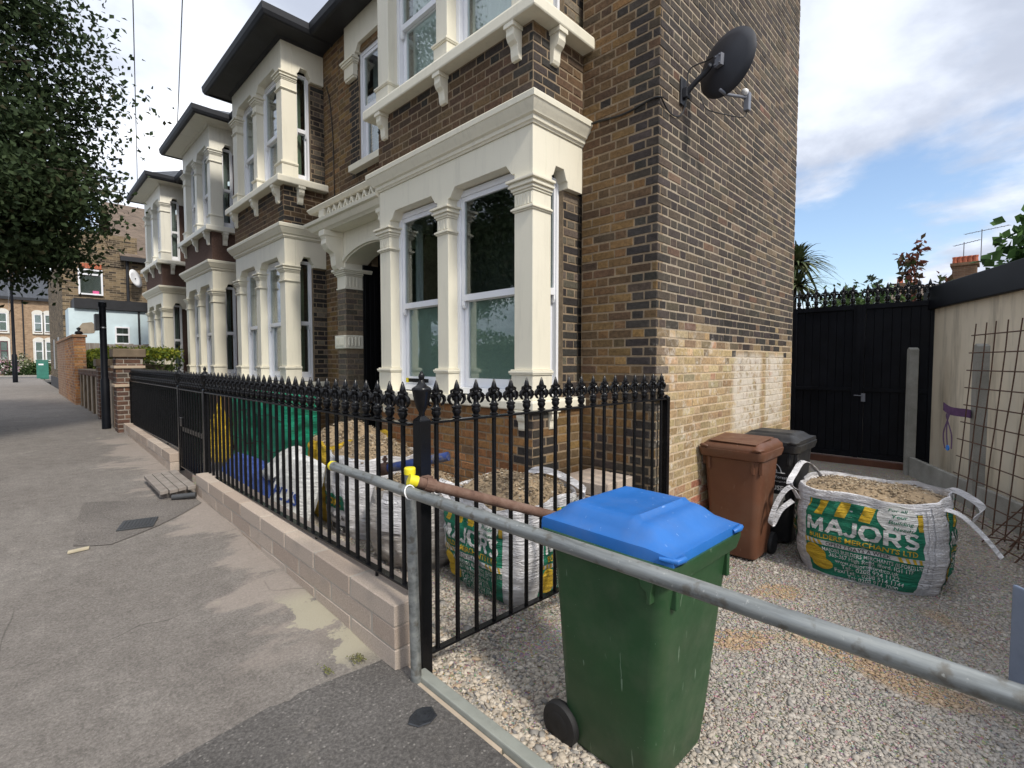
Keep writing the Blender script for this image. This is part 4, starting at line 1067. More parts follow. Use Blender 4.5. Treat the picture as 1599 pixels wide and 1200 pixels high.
m = MB(); m.loft([[(x, y, zap(x, y)+.004) for x, y in pp], [(lerp(1.14, x, .9), lerp(1.65, y, .9), zap(x, y)+.007) for x, y in pp]]); tag(obj('bitumen_lump', m, 'bitumen'), 'flat shiny black bitumen scrap stuck to the tarmac beside the edging', 'bitumen scrap')
mo = []; mc = []
for i in range(420):
    x = rnd.uniform(.98, 1.17); y = APY+.02-.10*(x-.2)+rnd.gauss(0, .022)
    if mnoise.noise(Vector((x*9, 0, 2))) < -.05: continue
    mo.append((x, y, zpave(2.2)+.006)); mc.append(jit(rnd.choice([(.12, .13, .035), (.16, .16, .05), (.10, .09, .05)]), .3))
stone_field('moss', mo, [rnd.uniform(.002, .005) for _ in mo], mc)

# ------------------------------------------------------------------ scaffold tubes
t = thing('scaffold_tube', 'long galvanised tube laid level across the drive entrance as a barrier', 'tube', (1.245, .8, 1.02))
m = MB(); m.tube([(1.18, 2.50, 1.050), (1.195, 1.8, 1.036), (1.22, .7, 1.018), (1.255, -.9, .99)], .0243, 20); obj('pipe', m, 'galv', t, autosmooth=60)
m = MB(); m.tube([(1.18, 2.494, 1.050), (1.1796, 2.512, 1.0505)], .0256, 18); obj('end_cap', m, 'yellow_cap', t, autosmooth=50)
t = thing('scaffold_tube', 'upright grey tube standing against the corner post, yellow cap on top', 'tube', (1.305, 1.885, -.1))
m = MB(); m.tube([(1.274, 1.872, -.12), (1.239, 1.868, 1.12)], .0243, 18); obj('pipe', m, 'galv', t, autosmooth=60)
m = MB(); m.lathe([(.0, .0), (.0253, .0), (.0257, .02), (.0253, .028), (.022, .031), (0, .031)], 18, (1.2393, 1.868, 1.098)); obj('end_cap', m, 'yellow_cap', t, autosmooth=50)
t = thing('scaffold_tube', 'rusty brown tube sloping from the yellow capped post down behind the blue lid', 'tube', (1.3, 1.82, 1.05))
a, b = Vector((1.215, 1.835, 1.082)), Vector((2.03, 1.545, .775)); d = (b-a).normalized()
m = MB(); m.tube([a, lerp(a, b, .5), b], .0243, 18); obj('pipe', m, 'rust', t, autosmooth=60)
m = MB(); m.tube([a-d*.004, a+d*.036], .0258, 18); obj('end_cap', m, 'yellow_cap', t, autosmooth=50)
m = MB(); m.tube([a+d*.075, a+d*.12], .031, 14); m.obox(a+d*.098+Vector((0, .02, .02)), (.02, 0, 0), (0, .02, 0), (0, 0, .016)); obj('coupler', m, 'rust', t)
m = MB(); m.tube([a+d*.13+Vector((-.028, 0, -.01)), a+d*.135+Vector((-.01, 0, -.03)), a+d*.14+Vector((.01, 0, -.034))], .0035, 6); obj('wire_tie', m, 'white_plastic', t)
t = thing('scaffold_tube', 'short chipped blue tube clamped behind the corner post', 'tube', (1.45, 2.2, 1.12))
a, b = Vector((1.385, 2.36, 1.02)), Vector((1.585, 2.03, 1.110))
d = (b-a).normalized(); m = MB(); m.tube([a, b], .0243, 18); obj('pipe', m, 'blue_tube', t, autosmooth=60)
m = MB(); m.tube([a-d*.01, a+d*.045], .034, 12); obj('coupler', m, 'rust', t)
m = MB(); m.tube([a+d*.02+Vector((0, 0, .02)), a+d*.02+Vector((.004, 0, .07))], .008, 8); m.lathe([(.014, 0), (.014, .014)], 6, a+d*.02+Vector((.003, 0, .045))); obj('clamp_bolt', m, 'rust', t)
m = MB(); ang = [2*math.pi*k/14 for k in range(15)]
m.tube([(1.195+.027*math.cos(q), 1.80+.01*math.sin(q), 1.036+.030*math.sin(q)) for q in ang], .003, 6); tag(obj('wire_tie', m, 'white_plastic'), 'thin white tie looped round the long galvanised tube by the corner post', 'tie')

# ------------------------------------------------------------------ wheelie bins (front towards local -y)
def rrect(w, d, r, z, cy=0., n=5):
    P = []
    for cx0, cy0, a0 in ((w/2-r, d/2-r, 0), (-w/2+r, d/2-r, 90), (-w/2+r, -d/2+r, 180), (w/2-r, -d/2+r, 270)):
        for i in range(n+1):
            a = rad(a0+90*i/n); P.append((cx0+r*math.cos(a), cy0+r*math.sin(a)+cy, z))
    return P
def lidsurf(u, v, W_, D_, dome, flat):
    e = min(u, 1-u)*W_; eb = v*D_; ef = (1-v)*D_
    k = sst(0, .10, e)*sst(-.02, .12, eb)*sst(0, .17, ef)
    h = dome*(.28+.72*k)
    if flat: h = dome*(.35+.65*sst(0, .05, min(e, ef+.01)))
    else:
        h += .007*math.exp(-((v-.66)/.018)**2)*sst(.03, .1, e)
        h -= .012*sst(.66, .70, v)*sst(.03, .1, e)*(1-sst(.9, .99, v))
    return h
def wheelie_bin(name, label, loc, rz, body, lid, H=.93, Wt=.555, Dt=.61, flat=False, dome=.105, group=None, lidopen=0.):
    t = thing(name, label, 'wheelie bin', loc, rz, group); K = dict(local=True)
    wb, db = Wt*.80, Dt*.76
    m = MB(); rings = [rrect(wb*.96, db*.96, .05, .035, .02), rrect(wb, db, .055, .06, .02)]
    for z in (.25, .5, .75): rings.append(rrect(lerp(wb, Wt, z/H), lerp(db, Dt, z/H), .06, z, .02*(1-z/H)))
    rings += [rrect(Wt-.005, Dt-.005, .06, H-.085), rrect(Wt+.045, Dt+.045, .05, H-.07), rrect(Wt+.07, Dt+.07, .05, H-.02), rrect(Wt+.07, Dt+.07, .05, H), rrect(Wt-.02, Dt-.02, .04, H)]
    m.loft(rings); obj('body', m, body, t, autosmooth=35, **K)
    # ribs under the rim and corner slots
    for sx in (-1, 1):
        for yy in ((-Dt/2+.02,) if sx > 0 else ()):
            m = MB(); m.box(*sorted((sx*(Wt/2-.022), sx*(Wt/2+.0075))), yy, yy+.022, H-.19, H-.078); obj('rib', m, body, t, bevel=.004, **K)
    for xx in (-Wt/2+.05, Wt/2-.075):
        m = MB(); m.box(xx, xx+.025, -Dt/2-.008, -Dt/2+.02, H-.19, H-.078); obj('rib', m, body, t, bevel=.004, **K)
    # hooked lugs below the rim on the near side
    for yy in (-Dt/2+.05,):
        m = MB((Vector((-Wt/2, yy, 0)), (0, 1, 0), (-1, 0, 0))); m.prism([(0, H-.076), (.06, H-.076), (.055, H-.105), (.03, H-.12), (.028, H-.165), (.012, H-.165), (.010, H-.12)], -.012, .022); obj('lug', m, body, t, bevel=.003, **K)
    # wheels and axle
    for sx in (-1, 1):
        m = MB(); m.lathe([(.0, -.024), (.075, -.026), (.094, -.022), (.1, -.012), (.1, .012), (.094, .022), (.075, .026), (.0, .024)], 26, (sx*(wb/2+.012), db/2+.03, .1), (1, 0, 0)); w_ = obj('wheel', m, 'rubber', t, autosmooth=40, **K)
        m = MB(); m.lathe([(.0, .027), (.03, .034), (.058, .028), (.062, .027)], 20, (sx*(wb/2+.012), db/2+.03, .1), (sx, 0, 0)); obj('hub', m, 'rubber', w_, autosmooth=40, **K)
    m = MB(); m.tube([(-wb/2, db/2+.03, .1), (wb/2, db/2+.03, .1)], .012, 8); obj('axle', m, 'lamp_grey', t, **K)
    m = MB(); m.tube([(-Wt*.4, Dt/2+.085, H-.01), (Wt*.4, Dt/2+.085, H-.01)], .016, 10)
    for sx in (-.4, 0, .4): m.box(sx*Wt-.012, sx*Wt+.012, Dt/2+.02, Dt/2+.085, H-.04, H-.008)
    obj('handle', m, body, t, autosmooth=40, **K)
    # lid
    Wl, Dl = Wt+.03, Dt+.045; nx_, ny_ = 26, 30; vs = []; fs = []
    z0 = H+.004
    for j in range(ny_+1):
        for i in range(nx_+1):
            u, v = i/nx_, j/ny_; cx_ = (u-.5)*Wl; cy_ = Dl/2-v*Dl+.0
            vs.append((cx_*(1-.03*sst(.7, 1, v)), cy_, z0+.012+lidsurf(u, v, Wl, Dl, dome, flat)-.012*sst(.8, 1, v)))
    fs = [(j*(nx_+1)+i, (j+1)*(nx_+1)+i, (j+1)*(nx_+1)+i+1, j*(nx_+1)+i+1) for j in range(ny_) for i in range(nx_)]
    ring = [i for i in range(nx_+1)]+[(j+1)*(nx_+1)-1 for j in range(1, ny_+1)]+[ny_*(nx_+1)+i for i in range(nx_-1, -1, -1)]+[j*(nx_+1) for j in range(ny_-1, 0, -1)]
    b = len(vs)
    for k in ring: x, y, z = vs[k]; vs.append((x*1.012, y*1.012, z-.016))
    for k in ring: x, y, z = vs[k]; vs.append((x*1.012, y*1.012, z0-.022+(.004 if flat else 0)))
    n = len(ring)
    fs += [(ring[i], ring[(i+1) % n], b+(i+1) % n, b+i) for i in range(n)]+[(b+i, b+(i+1) % n, b+n+(i+1) % n, b+n+i) for i in range(n)]
    fs = [f[::-1] for f in fs]
    L_ = mk('lid', vs, fs, lid, t, autosmooth=50, **K)
    # grip at the two front corners
    for sx in (-1, 1):
        m = MB(); m.tube([(sx*Wl*.36, -Dl/2-.006, z0+.012), (sx*Wl*.41, -Dl/2-.02, z0+.022), (sx*Wl*.47, -Dl/2-.012, z0+.018), (sx*Wl*.505, -Dl/2+.05, z0+.02)], [.010, .013, .013, .008], 8); obj('grip', m, lid, L_, autosmooth=50, **K)
    if flat:
        m = MB(); P0 = [(-Wl*.36, -Dl*.46, z0+dome+.008), (Wl*.40, -Dl*.46, z0+dome+.002), (Wl*.42, Dl*.30, z0+dome+.03), (-Wl*.40, Dl*.30, z0+dome+.03)]
        m.loft([P0, [(x, y, z+.006) for x, y, z in P0]]); 
        obj('lid_flap', m, lid, L_, bevel=.002, **K)
    return t
GB = (1.985, 1.14, -.185)
wheelie_bin('wheelie_bin', 'green wheelie bin with bright blue lid standing at the drive entrance', GB, rad(-2), 'bin_green', 'bin_blue', H=1.03, Wt=.575, Dt=.60)
BB = wheelie_bin('wheelie_bin', 'brown wheelie bin with brown lid against the brick gable', (4.66, 1.655, -.165), rad(-90), 'bin_brown', 'bin_brown', H=.995, Wt=.50, Dt=.50, flat=True, dome=.055)
KB = wheelie_bin('wheelie_bin', 'black wheelie bin with white lettering behind the brown one', (5.36, 1.575, -.165), rad(-90), 'bin_black', 'bin_black', H=.99, Wt=.53, Dt=.58, dome=.07)

# ------------------------------------------------------------------ lettering
def text_mesh(txt, size, bold=.0, align='CENTER', italic=0.):
    cu = bpy.data.curves.new('t', 'FONT'); cu.body = txt; cu.size = size; cu.offset = bold*size; cu.align_x = align; cu.shear = italic; cu.resolution_u = 2
    o = bpy.data.objects.new('t', cu); me = bpy.data.meshes.new_from_object(o)
    bm = bmesh.new(); bm.from_mesh(me); bmesh.ops.triangulate(bm, faces=bm.faces[:])
    for _ in range(4):
        ed = [e for e in bm.edges if e.calc_length() > size*.13]
        if not ed: break
        bmesh.ops.subdivide_edges(bm, edges=ed, cuts=1); bmesh.ops.triangulate(bm, faces=bm.faces[:])
    bm.to_mesh(me); bm.free()
    v = [(p.co.x, p.co.y) for p in me.vertices]; f = [list(p.vertices) for p in me.polygons]
    bpy.data.objects.remove(o); bpy.data.curves.remove(cu); bpy.data.meshes.remove(me); return v, f
def flat_text(name, txt, size, P, D, mat, parent, bold=0., align='CENTER', up=(0, 0, 1), local=True, depth=.0):
    v, f = text_mesh(txt, size, bold, align); P, D, U = Vector(P), Vector(D), Vector(up)
    vs = [tuple(P+D*x+U*y) for x, y in v]
    return mk(name, vs, f, mat, parent, local=local)
# print on the black bin (front faces local -y)
zb_ = .99
fy = -.29
def kby(z): return -(lerp(.58*.76, .58, z/.99)/2)+.02*(1-z/.99)-.004
for txt, size, z, b in (('Waltham Forest', .040, .66, .01), ('www.walthamforest.gov.uk', .022, .625, .0), ('REFUSE', .062, .545, .02)):
    flat_text('lettering', txt, size, (0.055, kby(z), z), (1, 0, 0), 'white_plastic', KB, b, up=(0, (kby(z+.1)-kby(z))/.1, 1))
m = MB(); arc = [(0.06+.075*math.cos(a), .72+.085*math.sin(a)) for a in np.linspace(0, math.pi, 15)]
m.tube([(x, kby(z)-.001, z) for x, z in arc], .004, 5); m.tube([(x*.5+.03, kby(z*.5+.36)-.001, z*.5+.36) for x, z in arc], .004, 5); m.tube([(-.03, kby(.715)-.001, .715), (.17, kby(.715)-.001, .715)], .004, 5)
obj('emblem', m, 'white_plastic', KB, local=True)
m = MB(); pts_ = [(-.14, .50), (.165, .505), (.17, .46), (.15, .44), (.165, .40), (.155, .345), (-.14, .35)]
mk('label_sticker', [(x, kby(z)-.001, z) for x, z in pts_], [list(range(len(pts_)))], 'white_stone', KB, local=True)

# ------------------------------------------------------------------ bulk bags
class Bag:
    def __init__(s, label, cx, cy, z0, hx, hy, H, mat, seed, n=4.5, bulge=.07, amp=.012, ridge=.014, rot=0., cat='bulk bag', name='bulk_bag', group=None, fill=True, dome=.10, collar=.05, sag=.03, under=.12, fillmat='sand', nlev=34, round_top=0., tilt=(0, 0)):
        s.cx, s.cy, s.z0, s.hx, s.hy, s.H, s.n, s.b, s.amp, s.seed, s.sag, s.under = cx, cy, z0, hx, hy, H, n, bulge, amp, seed, sag, under
        s.cr, s.sr = math.cos(rot), math.sin(rot); s.rt = round_top; s.tilt = tilt; s.ridge = ridge
        s.t = thing(name, label, cat, (cx, cy, z0), group=group)
        vs = []; na = 22; s.cnt = na*4
        for j in range(nlev+1):
            t = j/nlev
            for face in range(4):
                for i in range(na): vs.append(s.S(face, -1+2*i/na, t))
        fs = [(j*s.cnt+i, j*s.cnt+(i+1) % s.cnt, (j+1)*s.cnt+(i+1) % s.cnt, (j+1)*s.cnt+i) for j in range(nlev) for i in range(s.cnt)]
        fs.append(list(range(s.cnt))[::-1])
        top = vs[-s.cnt:]
        if fill:
            # inner face of the open top
            b = len(vs)
            for dz, k in ((.004, .985), (-collar*.5, .975), (-collar-.03, .965)):
                for x, y, z in top: vs.append((cx+(x-cx)*k, cy+(y-cy)*k, z+dz))
            for j in range(3):
                a0 = b+(j-1)*s.cnt if j else b-s.cnt
                fs += [(a0+i, a0+(i+1) % s.cnt, b+j*s.cnt+(i+1) % s.cnt, b+j*s.cnt+i) for i in range(s.cnt)]
        else:
            vs.append((cx+tilt[0], cy+tilt[1], z0+H+round_top*.3)); fs += [(len(vs)-1-s.cnt+i, len(vs)-1-s.cnt+(i+1) % s.cnt, len(vs)-1) for i in range(s.cnt)]
        s.o = mk('bag_wall' if cat != 'tarpaulin' else 'sheet', vs, fs, mat, s.t, smooth=True)
        if fill:
            nr = 16; hv = []; hf = []
            for j in range(nr+1):
                r = j/nr
                for x, y, z in top:
                    px_, py_ = cx+(x-cx)*.968*r, cy+(y-cy)*.968*r
                    zz = z0+H-collar+dome*(1-r**1.8)+.035*mnoise.noise(Vector((px_*4, py_*4, seed)))*(1-r*.5)+(z-(z0+H))*r
                    hv.append((px_, py_, zz))
            hf = [(j*s.cnt+i, (j+1)*s.cnt+i, (j+1)*s.cnt+(i+1) % s.cnt, j*s.cnt+(i+1) % s.cnt) for j in range(nr) for i in range(s.cnt)]
            stuff(mk('ballast', hv, hf, fillmat, s.t, smooth=True))
            N = 4000; rr = random.Random(seed); pts = []; cl = []; sz = []
            for _ in range(N):
                j = int(nr*math.sqrt(rr.random())); i = rr.randrange(s.cnt)
                p = Vector(hv[j*s.cnt+i])+Vector((rr.uniform(-.04, .04), rr.uniform(-.04, .04), 0))
                if mnoise.noise(Vector((p.x*5, p.y*5, seed+.5))) < -.12 and rr.random() < .8: continue
                q = rr.choice([.004, .005, .007, .012]); pts.append((p.x, p.y, p.z+q*.2)); sz.append(q)
            bp = [(4, (.28, .215, .14)), (3, (.35, .28, .19)), (2, (.20, .15, .10)), (1.2, (.48, .42, .33)), (1, (.13, .10, .075))]
            stone_field('ballast_stones', pts, sz, palette(len(pts), bp, seed), parent=s.t)
    def S(s, face, a, t, off=0.):
        n = s.n; r = (1+abs(a)**n)**(-1/n)
        x, y = ((-r*s.hx, -a*r*s.hy), (a*r*s.hx, -r*s.hy), (r*s.hx, a*r*s.hy), (-a*r*s.hx, r*s.hy))[face]
        k = 1+s.b*math.sin(math.pi*min(1, t*.95+.05))-s.under*(1-t)**5
        if s.rt: k *= (1-t**4*(1-.12))**.5 if t > .0 else 1
        L_ = math.hypot(x, y); ux, uy = x/L_, y/L_
        z = t*s.H
        ph = math.atan2(uy, ux)
        w = s.amp*(mnoise.noise(Vector((ux*2.2, uy*2.2+s.seed, z*15)))+.6*mnoise.noise(Vector((ux*5, uy*5+s.seed, z*34)))) + s.amp*1.2*mnoise.noise(Vector((ux*3+s.seed, uy*3, z*3)))
        if t > .93: w *= .6
        if s.ridge:
            q1 = mnoise.noise(Vector((ux*3.2+s.seed, uy*3.2, z*1.6+ux*2))); q2 = mnoise.noise(Vector((ux*2+5, uy*2+s.seed, z*4.5-uy*3)))
            w += s.ridge*(.5-abs(q1)*2.4)+s.ridge*.8*(.5-abs(q2)*2.2)
        x = x*k+ux*(w+off); y = y*k+uy*(w+off)
        z += s.sag*mnoise.noise(Vector((ux*1.7, uy*1.7, s.seed+7)))*t**3
        x += s.tilt[0]*t; y += s.tilt[1]*t
        return (s.cx+x*s.cr-y*s.sr, s.cy+x*s.sr+y*s.cr, s.z0+z)
    def patch(s, name, face, p0, p1, q0, q1, mat, off, slant=0., nx=14, ny=9, fn=None):
        vs = []
        for j in range(ny+1):
            for i in range(nx+1):
                p, q = lerp(p0, p1, i/nx), lerp(q0, q1, j/ny); vs.append(s.S(face, p+slant*(j/ny), q, off))
        fs = [(j*(nx+1)+i, j*(nx+1)+i+1, (j+1)*(nx+1)+i+1, (j+1)*(nx+1)+i) for j in range(ny) for i in range(nx)]
        return mk(name, vs, fs, mat, s.t, smooth=True)
    def disc(s, name, face, pc, qc, rp, rq, mat, off, n=28, shape=None):
        vs = [s.S(face, pc, qc, off)]; fs = []
        for j in (.35, .7, 1.):
            for i in range(n):
                a = 2*math.pi*i/n; k = shape(a) if shape else 1
                vs.append(s.S(face, pc+rp*j*k*math.cos(a), qc+rq*j*k*math.sin(a), off))
        fs += [(0, 1+i, 1+(i+1) % n) for i in range(n)]
        for j in range(2): fs += [(1+j*n+i, 1+(j+1)*n+i, 1+(j+1)*n+(i+1) % n, 1+j*n+(i+1) % n) for i in range(n)]
        return mk(name, vs, fs, mat, s.t, smooth=True)
    def text(s, face, txt, size, pc, q, mat, off, bold=.0, width=None, hw=None, italic=0., name='lettering'):
        v, f = text_mesh(txt, 1., bold, 'CENTER', italic)
        xs = [x for x, y in v]; w0 = max(xs)-min(xs); mid = (max(xs)+min(xs))/2; half = (s.hy if face in (0, 2) else s.hx)
        kx = (width/w0) if width else size/half
        vs = [s.S(face, pc+(x-mid)*kx, q+y*size/s.H, off) for x, y in v]
        return mk(name, vs, f, mat, s.t)
    def strap(s, pts, w, side):
        side = Vector(side).normalized(); rings = []
        for i, p in enumerate(pts):
            p = Vector(p); t_ = (Vector(pts[min(i+1, len(pts)-1)])-Vector(pts[max(i-1, 0)])).normalized()
            sd = (side-t_*side.dot(t_)).normalized(); nn = t_.cross(sd)
            rings.append([p-sd*w/2-nn*.002, p+sd*w/2-nn*.002, p+sd*w/2+nn*.002, p-sd*w/2+nn*.002])
        return obj('strap', MB().loft(rings), 'bag_white', s.t)
def smooth_path(pts, n=5):
    out = []; P = [Vector(p) for p in pts]
    for i in range(len(P)-1):
        a, b, c, d = P[max(i-1, 0)], P[i], P[i+1], P[min(i+2, len(P)-1)]
        for k in range(n):
            t = k/n; out.append(.5*((2*b)+(-a+c)*t+(2*a-5*b+4*c-d)*t*t+(-a+3*b-3*c+d)*t**3))
    out.append(P[-1]); return out
STROKES = {'M': ([[(0, 0), (0, 1)], [(0, 1), (.5, .15)], [(.5, .15), (1, 1)], [(1, 1), (1, 0)]], 1.0),
           'A': ([[(0, 0), (.45, 1)], [(.45, 1), (.9, 0)], [(.2, .3), (.7, .3)]], .9), 'J': ([[(.6, 1), (.6, .25)], [(.6, .25), (.45, .03), (.2, .03), (.05, .2)]], .6),
           'O': ([[(.5, 0), (.15, .12), (0, .5), (.15, .88), (.5, 1), (.85, .88), (1, .5), (.85, .12), (.5, 0)]], 1.0),
           'R': ([[(0, 0), (0, 1)], [(0, .97), (.5, .97), (.68, .85), (.68, .62), (.5, .48), (0, .48)], [(.35, .48), (.75, 0)]], .75),
           'S': ([[(.68, .85), (.5, .98), (.2, .97), (.06, .80), (.12, .60), (.38, .50), (.62, .40), (.70, .22), (.55, .03), (.2, .02), (.03, .17)]], .72)}
def block_word(bag, face, p0, wid, q0, hq, word='MAJORS'):
    gap = .34; tot = sum(STROKES[c][1] for c in word)+gap*(len(word)-1)-.22; k = wid/tot; u = 0; half = bag.hy if face in (0, 2) else bag.hx
    hw = .115          # half stroke in letter heights
    ax = hq*bag.H/(k*half)  # letter unit in x vs z
    for c in word:
        vs = []; fs = []; e = 0
        for line in STROKES[c][0]:
            pts = []
            for (x0, z0), (x1, z1) in zip(line, line[1:]):
                n_ = max(1, int(math.hypot(x1-x0, z1-z0)/.12)); pts += [(lerp(x0, x1, i/n_), lerp(z0, z1, i/n_)) for i in range(n_)]
            pts.append(line[-1]); b = len(vs); e += 1
            for i, (x, z) in enumerate(pts):
                a_, c_ = pts[max(0, i-1)], pts[min(len(pts)-1, i+1)]; dx, dz = (c_[0]-a_[0]), (c_[1]-a_[1]); l_ = math.hypot(dx, dz); nx_, nz_ = -dz/l_, dx/l_
                zt_ = min(1.0, max(0, z))
                for sg in (-1, 1):
                    vs.append(bag.S(face, p0+(u+x+nx_*hw*sg*1.15)*k, q0+hq*min(1.03, max(-.03, zt_+nz_*hw*sg)), .0075+.0004*e))
            for i in range(len(pts)-1): fs.append((b+2*i, b+2*i+1, b+2*i+3, b+2*i+2))
        mk('lettering', vs, fs, 'bag_text', bag.t); u += STROKES[c][1]+(gap if c != 'A' else gap-.22)
def majors(bag, face, p0=-.72, p1=.72, full=True):
    W_ = p1-p0; pc = (p0+p1)/2
    X = lambda u: p0+W_*u
    bag.patch('print_panel', face, p0, p1, .06, .90, 'bag_green', .0035, nx=26, ny=40)
    for u in (.10, .29, .48): bag.patch('stripe', face, X(u), X(u+.085), .735, .898, 'bag_yellow', .006, slant=W_*.045, nx=5, ny=9)
    bag.patch('stripe', face, X(0), X(.018), .80, .898, 'bag_yellow', .006, slant=W_*.02, nx=3, ny=4); bag.patch('stripe', face, X(.945), X(.999), .73, .898, 'bag_yellow', .006, nx=4, ny=8)
    bag.disc('roundel', face, X(.78), .835, W_*.165, .155, 'bag_text', .007)
    for i, w_ in enumerate(('For all', 'Your', 'Building', 'Needs')):
        bag.text(face, w_, .040 if i else .034, X(.775+.012*i), .912-.066*i, 'bag_ink_green', .0105, .012, width=W_*(.155, .13, .20, .15)[i], italic=.2)
    block_word(bag, face, X(.05), W_*.88, .545, .155)
    bag.text(face, 'BUILDERS MERCHANTS LTD', .055, X(.50), .470, 'bag_yellow', .0075, .014, width=W_*.86)
    bag.patch('print_band', face, X(0), X(1), .395, .447, 'bag_text', .006, nx=26, ny=4)
    for u in (.0, .055, .11, .165, .78, .835, .89, .945): bag.patch('stripe', face, X(u+.012), X(u+.038), .396, .446, 'bag_yellow', .0085, slant=-W_*.02, nx=3, ny=4)
    bag.text(face, 'OPEN 7 DAYS A WEEK', .042, X(.48), .402, 'bag_ink', .009, .006, width=W_*.50)
    sh = lambda a: (.75 if math.sin(a) < -.25 else 1.0)*(1.15 if abs(math.sin(a)+.45) < .22 else 1.)
    bag.disc('helmet', face, X(.10), .265, W_*.125, .125, 'bag_yellow', .006, 36, sh); bag.disc('helmet', face, X(.16), .185, W_*.12, .075, 'bag_yellow', .0065, 24)
    for i, (w_, wd, xx) in enumerate((('MAJORS BUILDERS MERCHANTS (ILFORD) LTD', .80, .60), ('365-367 High Road, Ilford, IG1 1TF', .66, .58), ('www.majorsilford.co.uk', .50, .55), ('Tel:- 0208 924 1122', .46, .58), ('Fax/Tel: - 0208 514 1144', .56, .57), ('Tel: 0208 911 7000', .42, .60))):
        bag.text(face, w_, .044 if i in (0,) else .048, X(xx), .335-.054*i, 'bag_text', .0075, .005, width=W_*wd)
ZB = -.165
bR = Bag('full white bulk bag printed green and yellow, open top of ballast, alone on the drive', 5.08, .735, ZB-.02, .44, .50, .74, 'bag_white', 3, n=3.2, dome=.07, amp=.013, sag=.05, group='printed builders merchants bags')
majors(bR, 0, -.80, .82); majors(bR, 1, -.52, .80); majors(bR, 3, -.70, .62)
zt = ZB+.70
# seams, corner straps
for a_ in (-.93, .93):
    for f_ in (0, 1):
        bR.patch('seam', f_, a_-.022, a_+.022, .0, .97, 'bag_white', .007, nx=2, ny=30)
bR.patch('rim_hem', 0, -.98, .98, .935, .995, 'bag_white', .005, nx=24, ny=3)
x0, x1, y0, y1 = 4.63, 5.50, .255, 1.215
bR.strap(smooth_path([(x0+.06, y1-.03, zt-.10), (x0+.0, y1+.02, zt-.0), (x0-.05, y1+.09, zt-.10), (x0-.09, y1+.14, zt-.28), (x0-.07, y1+.13, zt-.33), (x0-.03, y1+.08, zt-.20), (x0+.04, y1+.01, zt-.12)]), .04, (0, .8, .5))
bR.strap(smooth_path([(x0+.16, y1-.0, zt-.05), (x0+.05, y1+.04, zt+.02), (x0+.25, y1+.05, zt+.09), (x0+.50, y1+.06, zt+.14), (x0+.62, y1+.02, zt+.11), (x0+.75, y1-.05, zt-.03)]), .05, (.2, .9, .2))
bR.strap(smooth_path([(x0+.10, y0+.03, zt-.04), (x0+.02, y0-.02, zt+.01), (x0-.02, y0-.11, zt-.01), (x0-.03, y0-.22, zt-.12), (x0-.04, y0-.31, zt-.24)]), .055, (.9, -.2, .2))
bR.strap(smooth_path([(x1-.05, y0+.05, zt-.02), (x1-.12, y0-.02, zt+.02), (x1-.2, y0-.11, zt+.0), (x1-.34, y0-.20, zt-.05), (x1-.5, y0-.15, zt-.12)]), .05, (.5, -.3, .6))
zg = -.06
bM = Bag('bulging green printed bag of ballast right behind the side railing', 2.64, 2.60, zg-.03, .36, .41, .72, 'bag_white', 12, bulge=.12, amp=.014, dome=.18, sag=.06, under=.16, rot=rad(-3), group='printed builders merchants bags')
majors(bM, 0, -.84, .72); majors(bM, 1, -.35, .95)
bM.strap(smooth_path([(2.98, 2.25, zg+.60), (3.0, 2.2, zg+.70), (2.93, 2.4, zg+.80), (2.85, 2.55, zg+.82), (2.8, 2.62, zg+.75)]), .05, (.3, .2, .8))
bM.strap(smooth_path([(2.3, 2.9, zg+.58), (2.28, 3.0, zg+.68), (2.35, 3.12, zg+.72), (2.5, 3.1, zg+.65)]), .05, (.8, .3, .2))
bW = Bag('slumped plain grey-white sack of ballast, second from the corner post behind the railing', 2.42, 3.48, zg, .36, .37, .62, 'bag_grey', 21, n=2.6, bulge=.16, amp=.018, dome=.20, sag=.09, under=.22)
bW.patch('loose_flap', 0, .1, .75, .55, .98, 'bag_white', .02, nx=8, ny=8)
bS = Bag('white bag of ballast with a green band reading SONS, behind the long railing', 2.50, 4.42, zg, .37, .40, .78, 'bag_white', 33, n=3.0, bulge=.10, amp=.015, dome=.20, sag=.06, under=.14)
bS.patch('print_panel', 0, -.55, .40, .36, .54, 'bag_green', .004, nx=14, ny=8)
bS.text(0, 'SONS', .11, -.05, .40, 'bag_yellow', .008, .02, width=.62)
bS.text(0, 'Building &', .07, -.02, .24, 'bag_ink', .005, .01, width=.75)
bS.patch('print_band', 0, -.4, .35, .08, .17, 'bag_ink', .004, nx=12, ny=4); bS.text(0, 'co.uk', .06, .08, .10, 'bag_text', .008, .01, width=.34)
bY = Bag('yellow bulk bag heaped with ballast in front of the porch', 2.56, 5.00, zg, .36, .40, .86, 'bag_yellow', 44, n=3.4, bulge=.08, amp=.016, dome=.20, sag=.12, under=.1, ridge=.02)
bT = Bag('tall pile under a bright green crumpled tarpaulin behind the long railing', 2.43, 6.98, zg+.05, .23, 1.04, 1.22, 'tarp_green', 55, n=7, bulge=.03, amp=.015, fill=False, cat='tarpaulin', name='tarpaulin_pile', sag=.10, under=-.03, ridge=.075, nlev=46)
m = MB()
for zz_, dx in ((.95, 0), (.55, .02)):
    m = MB(); m.tube([Vector(bT.S(0, -1+2*i/30, (zz_+.03*math.sin(i*.5+zz_*9))/1.22, .006)) for i in range(31)], .005, 5); obj('rope', m, 'cable_black', bT.t)
bO = Bag('upright yellow sack just inside the garden gate', 2.16, 8.25, .12, .13, .15, .72, 'bag_yellow', 66, n=2.6, bulge=.12, amp=.03, fill=False, round_top=1., cat='sack', name='sack', ridge=.03)
